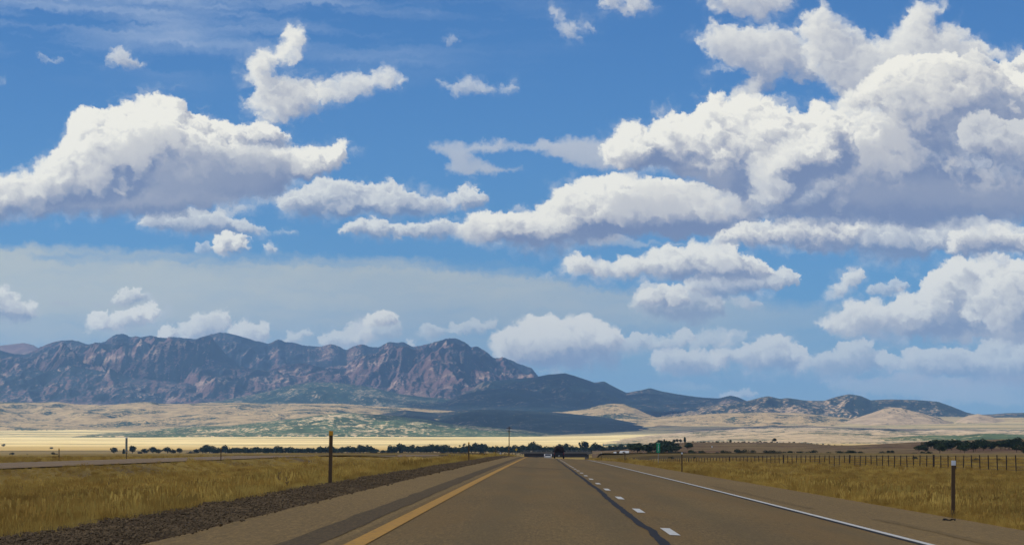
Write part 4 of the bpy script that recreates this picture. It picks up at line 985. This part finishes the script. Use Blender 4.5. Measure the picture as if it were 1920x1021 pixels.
MB().tube((0, 0, 0), (0, 0, max(1.2, z_-g)), .05, n=6).build('post', m_galv, e); MB().box((0, -.06, max(1.2, z_-g)), (.62, .02, .62), ry=R_(45)).build('sign_panel', m_yel, e)
D = 1300; X, _, z_ = at(1335, 836, D); 
e = empty('roadside_sign', (X, D, z_-1.4), 'small pale sign standing on the brown hillside at right', 'sign')
MB().tube((0, 0, -.6), (0, 0, 1.3), .05, n=6).build('post', m_galv, e); MB().box((0, -.06, 1.2), (.55, .02, .9)).build('sign_panel', m_whro, e)

# ------------------------------------------------------------------ trees
def leaf_mat(name, a, b):
    m = MT(name, .8, .2); oi = m.n('ShaderNodeObjectInfo', out=5)
    f = m.noise(1.3, 4, .7); c = m.mix(m.ramp(f, .3, .7), a, b)
    m.col(c); m.b.inputs['Transmission Weight'].default_value = 0
    return m.m
m_leaf = leaf_mat('cottonwood_leaves', (.020, .036, .018), (.055, .085, .032))
m_leaf2 = leaf_mat('juniper_leaves', (.018, .030, .018), (.040, .058, .028))
m_leaf3 = leaf_mat('yellowing_leaves', (.09, .10, .03), (.14, .13, .045))
m_bark = plain('tree_bark', (.09, .065, .045), .95, .3, 3)
from mathutils.bvhtree import BVHTree
def bvh(o):
    me = o.data; return BVHTree.FromPolygons([v.co[:] for v in me.vertices], [p.vertices[:] for p in me.polygons])
B1, B2 = bvh(ground), bvh(BROWN)
def floor_z(x, y):
    zs = [h[0].z for h in (b.ray_cast(Vector((x, y, 500)), Vector((0, 0, -1))) for b in (B1, B2)) if h[0]]
    return max(zs) if zs else 0
def tree_proto(seed, kind):
    """unit-height crown + trunk meshes"""
    r = np.random.RandomState(seed); Q = []
    if kind == 'round': lobes = [((r.normal(0, .17), r.normal(0, .17), r.uniform(.42, .82)), r.uniform(.14, .25)) for _ in range(12)]+[((0, 0, .55), .27)]
    elif kind == 'tall': lobes = [((r.normal(0, .04), r.normal(0, .04), z), .17*(1.12-abs(z-.4))) for z in np.linspace(.16, .88, 10)]
    elif kind == 'thin': lobes = [((r.normal(0, .2), r.normal(0, .2), r.uniform(.4, .9)), r.uniform(.07, .13)) for _ in range(13)]
    else: lobes = [((r.normal(0, .28), r.normal(0, .28), r.uniform(.2, .62)), r.uniform(.22, .34)) for _ in range(9)]
    C, Rd = np.array([l[0] for l in lobes]), np.array([l[1] for l in lobes])
    n = 620 if kind != 'thin' else 330
    i = r.randint(0, len(lobes), n); d = r.normal(size=(n, 3)); d /= np.linalg.norm(d, axis=1)[:, None]
    c = C[i]+d*(Rd[i]*r.uniform(.55, 1.12, n)**.5)[:, None]*np.array([1, 1, .85])
    c[:, 2] = np.clip(c[:, 2], .04, 1.0)
    s = r.uniform(.022, .055, n)[:, None]
    a = r.normal(size=(n, 3)); a /= np.linalg.norm(a, axis=1)[:, None]; b = np.cross(a, r.normal(size=(n, 3))); b /= np.linalg.norm(b, axis=1)[:, None]
    V = np.stack([c-a*s-b*s*.6, c+a*s-b*s*.8, c+a*s*.8+b*s, c-a*s*.9+b*s*.7], 1).reshape(-1, 3)
    F = np.arange(4*n).reshape(n, 4)
    return V, F, C, Rd
def trunk_mesh(C, kind, seed):
    r = random.Random(seed); b = MB()
    top = .45 if kind != 'shrub' else .2
    b.tube((0, 0, -.06), (0, 0, top), .030, .018, 7)
    for c in C[:6]: b.tube((0, 0, top*r.uniform(.4, 1)), tuple(c), .013, .005, 5)
    me = bpy.data.meshes.new('trunk'); b.bm.to_mesh(me); b.bm.free(); me.materials.append(m_bark); return me
PROT = {}
for kind, seeds in (('round', (1, 2, 3, 4, 5)), ('tall', (6, 7)), ('thin', (8, 9)), ('shrub', (10, 11, 12, 13))):
    for s_ in seeds:
        V, Fc, C, Rd = tree_proto(s_, kind)
        me = bpy.data.meshes.new('crown'); me.from_pydata(V.tolist(), [], Fc.tolist())
        me.materials.append(m_leaf if kind in ('round', 'tall') else m_leaf2 if kind == 'shrub' else m_leaf3)
        PROT.setdefault(kind, []).append((me, trunk_mesh(C, kind, s_)))
rt = random.Random(21)
def tree(px_, D, h, kind, label, group, name='tree', cat='tree', wide=1.0):
    X = at(px_, 840, D)[0]; z = floor_z(X, D)
    me, tr = rt.choice(PROT[kind])
    e = empty(name, (X, D, z-.04*h), label, cat, group, rz=rt.uniform(0, 6.28))
    e.scale = (h*wide*rt.uniform(.9, 1.15), h*wide*rt.uniform(.9, 1.15), h)
    link(bpy.data.objects.new('crown', me), e)
    if kind != 'shrub': link(bpy.data.objects.new('trunk', tr), e)
    return e
TOPX = [380, 387, 398, 410, 422, 440, 460, 480, 500, 520, 545, 560, 580, 600, 620, 640, 660, 675, 690, 703, 717, 733, 750, 774, 796, 811, 835, 851, 865, 892, 911, 925, 939, 966, 980, 999, 1010, 1025, 1035, 1050, 1062, 1075, 1085, 1096, 1105, 1116, 1128, 1137, 1150, 1165, 1180]
TOPY = [838, 834, 836, 839, 835, 838, 838, 837, 838, 836, 838, 839, 838, 837, 836, 837, 836, 834, 834, 840, 843, 835, 832, 833, 836, 832, 834, 837, 838, 831, 832, 836, 835, 835, 835, 829, 832, 837, 838, 833, 832, 835, 839, 828, 839, 831, 836, 837, 834, 833, 832]
D0_ = 2500
def line_tree(px_, D, label, group, kind='round', f=1.0):
    ty = float(np.interp(px_, TOPX, TOPY))
    X = at(px_, 840, D)[0]; z = floor_z(X, D); zt = CAM_H+float(ray(px_, ty)[1])*D
    h = max(3.0, (zt-z)*f*1.15)
    return tree(px_, D, h, kind, label, group, wide=min(1.8, max(.9, 9.0/h)))
for i, px_ in enumerate(TOPX):
    line_tree(px_, D0_+rt.uniform(-60, 60), 'dark broadleaf tree in the long tree line across the plain', 'trees in the long dark line')
px_ = 378.0
while px_ < 1180:
    px_ += rt.uniform(5.2, 8.6)
    if 708 < px_ < 722: continue
    line_tree(px_, D0_-rt.uniform(80, 260), 'dark broadleaf tree in the long tree line across the plain', 'trees in the long dark line', 'round' if rt.random() < .9 else 'tall', rt.uniform(.66, .98))
# loose trees on the left
for q, (px_, top, base, kind, wd, lab) in enumerate([
    (214, 834.5, 846, 'round', 1.0, 'round dark tree left of the silo, first of the scattered trees'), (232, 838, 847, 'tall', 1, 'small narrow dark tree touching the silo on its left'),
    (248, 833.5, 848, 'round', .95, 'large dark tree just right of the silo'), (261, 841, 848, 'shrub', 1, 'low dark bush between the large tree and the next one right of the silo'),
    (271, 838, 848, 'round', 1, 'mid sized dark tree, second to the right of the silo'), (287, 834.5, 849, 'round', .9, 'tall dark tree, third to the right of the silo'),
    (297, 839, 848, 'round', 1.1, 'broad dark tree touching the third tree right of the silo'), (314, 837, 849, 'round', 1.05, 'wide dark tree midway between silo and farm'),
    (325, 838, 846, 'round', 1, 'smaller dark tree left of the bushy one before the farm'), (336, 835.5, 846, 'round', .9, 'bushy dark tree, last one before the gap left of the farm'),
    (356, 842, 849, 'shrub', 1, 'low dark bush alone in the gap left of the farm'), (368, 840, 849, 'round', 1, 'small dark tree at the left end of the farm trees')]):
    D = 2450; h = (base-top)/F_PX*D*1.22; tree(px_, D, h, kind, lab, 'scattered trees near the silo', wide=wd*1.3)
for px_, D, h, lab in [(7, 4300, 6.0, 'dark bush at the far left edge on the bright plain'), (98, 3900, 4.2, 'tiny dark bush on the bright plain at far left'), (23, 1900, 2.4, 'dark bush on the olive plain at the far left'),
                       (100, 1800, 2.7, 'largest dark bush on the olive plain left of the silo'), (107, 1400, 1.2, 'small dark bush below the largest bush at far left'), (52, 1200, .9, 'flat dark shrub low on the olive plain at far left'),
                       (177, 1500, .9, 'flat dark shrub on the olive plain left of the silo')]:
    tree(px_, D, h, 'shrub', lab, 'bushes on the left plain', 'bush', 'bush')
# thin pale trees behind the line
for px_ in (808, 826, 868, 876, 884, 898, 906): tree(px_, 3300, rt.uniform(9, 12), 'thin', 'thin pale half bare tree showing above the dark tree line', 'pale trees behind the tree line')
# right side: trees on and below the brown hill
for px_, D, h, kind, lab in [(1236, 1880, 3.4, 'round', 'dark tree crown behind the mile marker sign on the hill top'), (1240, 1850, 3.4, 'round', 'dark tree crown just right above the mile marker sign'), (1245.5, 1880, 3.5, 'tall', 'narrow dark conifer right of the mile marker sign'), (1255, 1890, 1.9, 'round', 'small dark tree between the two hill top groups'),
                             (1264, 1870, 2.9, 'round', 'round dark tree in the hill top group, left one'), (1270, 1890, 3.0, 'round', 'round dark tree in the hill top group, middle one'), (1276, 1870, 2.9, 'round', 'round dark tree in the hill top group, right one'), (1284, 1900, 4.0, 'tall', 'pointed dark poplar on the hill top, tallest of its group'),
                             (1344, 1780, 1.6, 'round', 'small lone dark tree below the hill crest'), (1370, 1840, 2.3, 'round', 'dark tree on the hill crest right of the lone small tree'), (1452, 1890, 3.9, 'round', 'largest dark tree on the crest of the brown hill'), (1426, 1890, 1.7, 'round', 'small dark tree left of the largest one on the crest')]:
    tree(px_, D, h, kind, lab, 'trees on the brown hill', wide=1.0)
for i in range(46):
    px_ = rt.uniform(1172, 1300); D = rt.uniform(960, 1500)
    tree(px_, D, rt.uniform(2.6, 4.0)*(1 if px_ < 1265 else .62), 'round', 'dark tree in the dense grove behind the mile marker sign', 'trees in the dense grove on the slope', wide=1.6)
for i in range(54):
    px_ = 1722+(i/53)*212+rt.uniform(-3, 3); D = rt.uniform(960, 1300)
    tree(px_, D, rt.uniform(3.0, 4.4)*min(1, .6+(px_-1720)/90), 'round', 'dark tree in the wood at the right edge behind the wire fence', 'trees in the right hand wood', wide=1.3)
px_ = 1196.0; k = 0
while px_ < 1735:
    px_ += rt.uniform(3.0, 6.5) if px_ < 1600 else rt.uniform(5, 10); D = rt.uniform(915, 985)
    tree(px_, D, rt.choice([1.0, 1.3, 1.5, 1.8, 2.3]), 'shrub', 'dark shrub in the hedge along the foot of the brown hill', 'shrubs at the foot of the brown hill', 'shrub', 'shrub', 1.3)
for px_ in list(np.arange(1300, 1450, 7))+list(np.arange(1456, 1580, 11)):
    tree(px_+rt.uniform(-2, 2), 1890, rt.uniform(.5, 1.3), 'shrub', 'tiny dark shrub on the skyline of the brown hill', 'shrubs along the crest of the brown hill', 'shrub', 'shrub', 1.5)
for px_, D, h, lab in [(1111, 560, .9, 'small dark bush beside the right verge nearest the overpass'), (1123, 600, 1.1, 'small dark bush left of the white roofed buildings'), (1148, 650, 1.3, 'dark bush in front of the white roofed buildings, left'), (1160, 760, 1.9, 'dark bush between the two white roofed buildings'), (1180, 700, 1.7, 'dark bush just right of the white roofed buildings'), (1256, 640, 1.0, 'low dark bush right of the mile marker sign'), (1303, 640, .8, 'flat dark bush right of the second right hand post'),
                       (1715, 470, .9, 'dark stump shaped bush behind the wire fence'), (1828, 420, .9, 'round dark bush behind the wire fence at right'), (1877, 430, .8, 'dark bush behind the wire fence at the far right edge')]:
    tree(px_, D, h, 'shrub', lab, 'bushes in the right hand field', 'bush', 'bush', 1.1)

# ------------------------------------------------------------------ grass, gravel, junipers: scattered stuff
HID = []
def scatter(name, meshes, P, scl, rot_tilt, mat_list=None, seed=0, sz=None):
    """one object: meshes instanced on points by geometry nodes"""
    coll = bpy.data.collections.new(name+'_kinds')
    for i, me in enumerate(meshes):
        o = bpy.data.objects.new(name+'_kind', me); coll.objects.link(o)
    me = bpy.data.meshes.new(name); me.vertices.add(len(P)); me.vertices.foreach_set('co', np.asarray(P, np.float32).ravel())
    r = np.random.RandomState(seed)
    A = me.attributes.new('siz', 'FLOAT_VECTOR', 'POINT'); sv = np.stack([scl, scl, scl if sz is None else sz], -1).astype(np.float32); A.data.foreach_set('vector', sv.ravel())
    A = me.attributes.new('rot', 'FLOAT_VECTOR', 'POINT'); rv = np.stack([r.normal(0, rot_tilt, len(P)), r.normal(0, rot_tilt, len(P)), r.uniform(0, 6.28, len(P))], -1).astype(np.float32); A.data.foreach_set('vector', rv.ravel())
    o = link(bpy.data.objects.new(name, me)); me.materials.append(meshes[0].materials[0])
    g = bpy.data.node_groups.new(name, 'GeometryNodeTree')
    g.interface.new_socket('Geometry', in_out='INPUT', socket_type='NodeSocketGeometry'); g.interface.new_socket('Geometry', in_out='OUTPUT', socket_type='NodeSocketGeometry')
    gi = g.nodes.new('NodeGroupInput'); go = g.nodes.new('NodeGroupOutput')
    ip = g.nodes.new('GeometryNodeInstanceOnPoints'); ci = g.nodes.new('GeometryNodeCollectionInfo')
    ci.inputs['Collection'].default_value = coll; ci.inputs['Separate Children'].default_value = True; ci.inputs['Reset Children'].default_value = True
    ip.inputs['Pick Instance'].default_value = True
    a1 = g.nodes.new('GeometryNodeInputNamedAttribute'); a1.data_type = 'FLOAT_VECTOR'; a1.inputs[0].default_value = 'siz'
    a2 = g.nodes.new('GeometryNodeInputNamedAttribute'); a2.data_type = 'FLOAT_VECTOR'; a2.inputs[0].default_value = 'rot'
    g.links.new(gi.outputs[0], ip.inputs['Points']); g.links.new(ci.outputs[0], ip.inputs['Instance'])
    g.links.new(a1.outputs[0], ip.inputs['Scale']); g.links.new(a2.outputs[0], ip.inputs['Rotation']); g.links.new(ip.outputs[0], go.inputs[0])
    md = o.modifiers.new('scatter', 'NODES'); md.node_group = g
    return tag(o, kind='stuff')
def blade_mat(name, a, b, c2):
    m = MT(name, .9, .1); r = m.n('ShaderNodeObjectInfo', out=5)
    big = m.noise(.09, 4, vec=m.pos((1, .4, 1))); mid = m.noise(.8, 4)
    c = m.mix(m.ramp(big, .42, .62), a, b); c = m.mix(m.m_('MULTIPLY', m.ramp(mid, .45, .7), .7), c, c2)
    m.col(c)
    tr = m.t.nodes.new('ShaderNodeBsdfTranslucent'); m.t.links.new(c, tr.inputs[0])
    ms = m.t.nodes.new('ShaderNodeMixShader'); ms.inputs[0].default_value = .25
    m.t.links.new(m.b.outputs[0], ms.inputs[1]); m.t.links.new(tr.outputs[0], ms.inputs[2])
    m.t.links.new(ms.outputs[0], m.t.nodes['Material Output'].inputs[0]); return m.m
m_gr = blade_mat('dry_grass_blades', (.60, .43, .115), (.45, .31, .078), (.33, .22, .055))
m_gr2 = blade_mat('brown_grass_blades', (.46, .30, .075), (.35, .22, .055), (.26, .16, .040))
def tuft(seed, n, spread, h, w, mat, heads=False):
    r = np.random.RandomState(seed); V = []; F = []
    for i in range(n):
        a = r.uniform(0, 6.28); rr = spread*math.sqrt(r.rand()); x, y = rr*math.cos(a), rr*math.sin(a)
        hh = h*r.uniform(.55, 1.1); lx_, ly_ = r.normal(0, .28*hh), r.normal(0, .28*hh); t = r.uniform(0, 3.14); cx_, cy_ = math.cos(t)*w, math.sin(t)*w
        k = len(V)
        V += [(x-cx_, y-cy_, -.03), (x+cx_, y+cy_, -.03), (x+lx_*.4-cx_*.7, y+ly_*.4-cy_*.7, hh*.6), (x+lx_*.4+cx_*.7, y+ly_*.4+cy_*.7, hh*.6), (x+lx_, y+ly_, hh)]
        F += [(k, k+1, k+3, k+2), (k+2, k+3, k+4)]
        if heads and r.rand() < .3:
            k = len(V); q = .018; V += [(x+lx_-q, y+ly_, hh-.05), (x+lx_+q, y+ly_, hh-.05), (x+lx_+q*.6, y+ly_, hh+.08), (x+lx_-q*.6, y+ly_, hh+.08)]; F.append((k, k+1, k+2, k+3))
    me = bpy.data.meshes.new('tuft'); me.from_pydata(V, [], F); me.materials.append(mat); return me
rg = np.random.RandomState(77)
def band(n, y0, y1, side, pw=1.0, maxw=.24):
    """points over the verge wedge at one side of the road"""
    y = y0+(y1-y0)*rg.rand(n*3)**pw
    if side < 0: x = -4.9-rg.rand(n*3)*(maxw*y+3)
    else: x = 8.75+rg.rand(n*3)*(maxw*y-1)
    ok = (x > -29.0) | (x < -42.4)
    x, y = x[ok][:n], y[ok][:n]
    return x, y
def grass_pts(specs):
    X, Y, Sx = [], [], []
    for n, y0, y1, side, pw, s in specs:
        x, y = band(n, y0, y1, side, pw); dens = fbm(x/6, y/12, 4, .55, 41)
        if side < 0:
            edge = -5.05-.55*fbm(y/3, y*0, 4, .65, 42); keep = ((x < edge) & (rg.rand(len(x)) < .72+.6*dens)) | ((x < -4.9+.3*dens) & (rg.rand(len(x)) < .25))
        else:
            edge = 8.75+.12*fbm(y/2, y*0, 4, .6, 43); keep = (x > edge) & (rg.rand(len(x)) < .75+.6*dens)
        x, y = x[keep], y[keep]
        X.append(x); Y.append(y); Sx.append(s*rg.uniform(.6, 1.35, len(x))*(1+.5*fbm(x/9, y/9, 3, .5, 44)))
    x, y, s = map(np.concatenate, (X, Y, Sx))
    # short at the pavement edge
    d = np.where(x < 0, -5.3-x, x-8.7); s = s*np.clip(.45+d*.28, .45, 1)*np.where(x < -24, .4, np.where(x < -16, .7, 1))*np.where(x > 14, 1-.45*smf(110, 200, y), 1)
    return np.stack([x, y, ground_z(x, y)], -1), s
P, s_ = grass_pts([(15000, 20, 80, -1, 1.2, .85), (15000, 20, 80, 1, 1.2, .85), (15000, 75, 230, -1, 1.1, 1.25), (15000, 75, 230, 1, 1.1, 1.25), (7000, 220, 620, -1, 1, 2.0), (9000, 220, 620, 1, 1, 2.0)])
scatter('grass', [tuft(i, 84, .32, .34, .0042, m_gr if i % 4 else m_gr2, i % 2 == 0) for i in range(6)], P, s_, .08, seed=1, sz=s_*rg.uniform(.7, 1.15, len(s_))/(1+np.maximum(0, s_-1)*.55))
# gravel on the left verge
m_grv = MT('verge_gravel', .95, .1); r5 = m_grv.n('ShaderNodeObjectInfo', out=5); m_grv.col(m_grv.mix(m_grv.noise(9, 3, .8), (.065, .046, .026), (.20, .145, .085)))
def stone(seed):
    bm = bmesh.new(); bmesh.ops.create_icosphere(bm, subdivisions=1, radius=1); r = random.Random(seed)
    for v in bm.verts: v.co *= r.uniform(.7, 1.2); v.co.z *= .6
    me = bpy.data.meshes.new('stone'); bm.to_mesh(me); bm.free(); me.materials.append(m_grv.m); return me
y = 20+(330-20)*rg.rand(42000)**1.7; x = -3.62-rg.rand(42000)**.9*1.95+.15*fbm(y/2.1, y*0, 4, .6, 45)
z = ground_z(x, y); P = np.stack([x, y, z+.028], -1)
scatter('gravel', [stone(i) for i in range(5)], P, .006+.022*rg.rand(len(x))**4*np.clip(y/60, 1, 2.0), .5, seed=2)
def verge_strip():
    m = MT('verge_soil', 1.0, .05); f = m.noise(6, 5, .7); v = m.voro(16); f3 = m.noise(.7, 4)
    m.col(m.mix(m.ramp(f3, .42, .6), m.mix(m.ramp(f, .38, .66), (.065, .045, .026), (.140, .098, .056)), (.17, .12, .065))).bump(m.m_('ADD', f, m.m_('MULTIPLY', v, .7)), .06, 1.0)
    return m.m
gs = strip('gravel_verge', verge_strip(), -5.35, -3.35, -30, 700, .012, edge=.10, seed=9, zf=lambda x, y: np.where(x > -3.95, road_z(x, y)-.03-.05*smf(-3.95, -3.6, x), ground_z(x, y))+.018*fbm(x*3, y*2, 3, .6, 46)*(x < -3.75), kind='structure', step=.5)
# dark scrub on the hills nearest the plain
# weeds standing in the median
m_weed = blade_mat('dry_weed_stalk', (.27, .19, .085), (.20, .14, .06), (.30, .21, .10))
def weed(x, y, h, label, lean=0, bushy=5, seed=0, group='tall weeds on the verges'):
    r = random.Random(seed); e = empty('weed', (x, y, float(ground_z(x, y))), label, 'weed', group); b = MB()
    top = Vector((math.sin(lean)*h, 0, math.cos(lean)*h)); b.tube((0, 0, -.05), top, .010, .004, 5).build('stem', m_weed, e)
    if bushy:
        b = MB()
        for i in range(bushy*3):
            t = r.uniform(.35, 1); p = top*t; a = r.uniform(0, 6.28); l = h*r.uniform(.1, .26)
            q = p+Vector((math.cos(a)*l*.7, math.sin(a)*l*.7, l*.8)); b.tube(p, q, .0035, .002, 4)
            for j in range(3):
                c_ = p.lerp(q, .5+j*.25); b.box(c_, (.012, .012, .022), rz=a)
        b.build('branch', m_weed, e)
    return e
def verge_at(px_, py_):
    """ground point seen at a photo pixel on the verge"""
    u, v = ray(px_, py_); u, v = float(u), float(v); y = 20.0
    for _ in range(4000):
        if CAM_H+v*y <= float(ground_z(u*y, y)): break
        y += .5
    return u*y, y
for q, (a_, b_, tp, lab, ln, bu) in enumerate([
    (308, 955, 918, 'dry stalk leaning right out of the median grass', .75, 0), (405, 915, 884, 'straight thin weed standing in the median grass', 0, 2), (523, 917, 888, 'bushy dry weed left of the big amber topped post', 0, 4),
    (538, 917, 895, 'short dark weed closest to the gravel left of the big post', 0, 3), (546, 912, 893, 'forked dry weed left of the big post', .1, 4), (604, 900, 891, 'low dark weed right beside the big post', 0, 4),
    (425, 918, 898, 'thin weed right of the straight one in the median', .2, 3), (306, 940, 912, 'pale upright weed beside the leaning stalk', -.1, 2), (200, 925, 892, 'tall pale weed in the left part of the median', .15, 3), (40, 935, 912, 'pale weed at the far left of the median', 0, 3), (380, 935, 925, 'small dark weed on the edge of the gravel', .1, 3), (717, 885, 873, 'low leaning weed right of the big post', .7, 2)]):
    x, y = verge_at(a_, b_); weed(x, y, (b_-tp)/F_PX*y/max(.3, math.cos(ln)), lab, ln, bu, q)
# things lying on the right shoulder
m_rub = plain('black_rubber', (.014, .013, .013), .8, .2, 4)
x, y = verge_at(1780, 976)
e = empty('tyre_scrap', (x, y, float(road_z(x, y))), 'black strip of torn tyre lying on the shoulder below the right post', 'tyre scrap', rz=.1)
b = MB()
for i in range(9):
    t = i/8; b.box(((t-.5)*.22*1, .25*math.sin(t*3)*.15, .016+.012*math.sin(t*9)), (.035, .12-.03*abs(t-.5), .018), rz=.3*math.sin(t*5), rx=.2*math.sin(t*7))
b.build('tread', m_rub, e)
x, y = verge_at(1478, 916)
e = empty('dead_branch', (x, y, float(ground_z(x, y))+.02), 'dark dead branch lying at the right pavement edge', 'branch')
b = MB(); pts = [(-.22, 0, .16), (-.12, .02, .07), (0, 0, .035), (.1, -.02, .04), (.2, .03, .05)]
for p, q in zip(pts[:-1], pts[1:]): b.tube(p, q, .014, .011, 6)
for p, q in (((.1, -.02, .04), (.17, 0, .15)), ((.1, -.02, .04), (.14, .05, .12)), ((-.12, .02, .07), (-.1, .05, .15)), ((.2, .03, .05), (.26, .02, .10))): b.tube(p, q, .008, .004, 5)
b.build('twig', m_weed, e)
for a_, b_, w_, lab in [(1735, 956, .35, 'dark clump of dead grass at the right pavement edge near the big post'), (1650, 943, .22, 'small dark clump of dead grass further along the right pavement edge'), (1290, 884, .5, 'dark clump of dead grass beside the second right hand post')]:
    x, y = verge_at(a_, b_); x = max(x, 8.6)
    o = link(bpy.data.objects.new('grass_clump', tuft(90+int(a_), 120, w_, .16, .007, m_weed))); o.location = (x, y, float(ground_z(x, y))); tag(o, lab, 'grass clump')

# ------------------------------------------------------------------ haze
m = bpy.data.materials.new('haze'); m.use_nodes = True; t_ = m.node_tree; t_.nodes.clear()
vp = t_.nodes.new('ShaderNodeVolumePrincipled'); vo = t_.nodes.new('ShaderNodeOutputMaterial')
vp.inputs['Color'].default_value = (.27, .53, 1.0, 1); vp.inputs['Density'].default_value = HAZE
vp.inputs['Anisotropy'].default_value = .2
t_.links.new(vp.outputs[0], vo.inputs['Volume'])
hz = MB(); hz.box((0, 15900, 385), (36000, 33000, 790)); hz = hz.build('haze', m); tag(hz, kind='stuff')
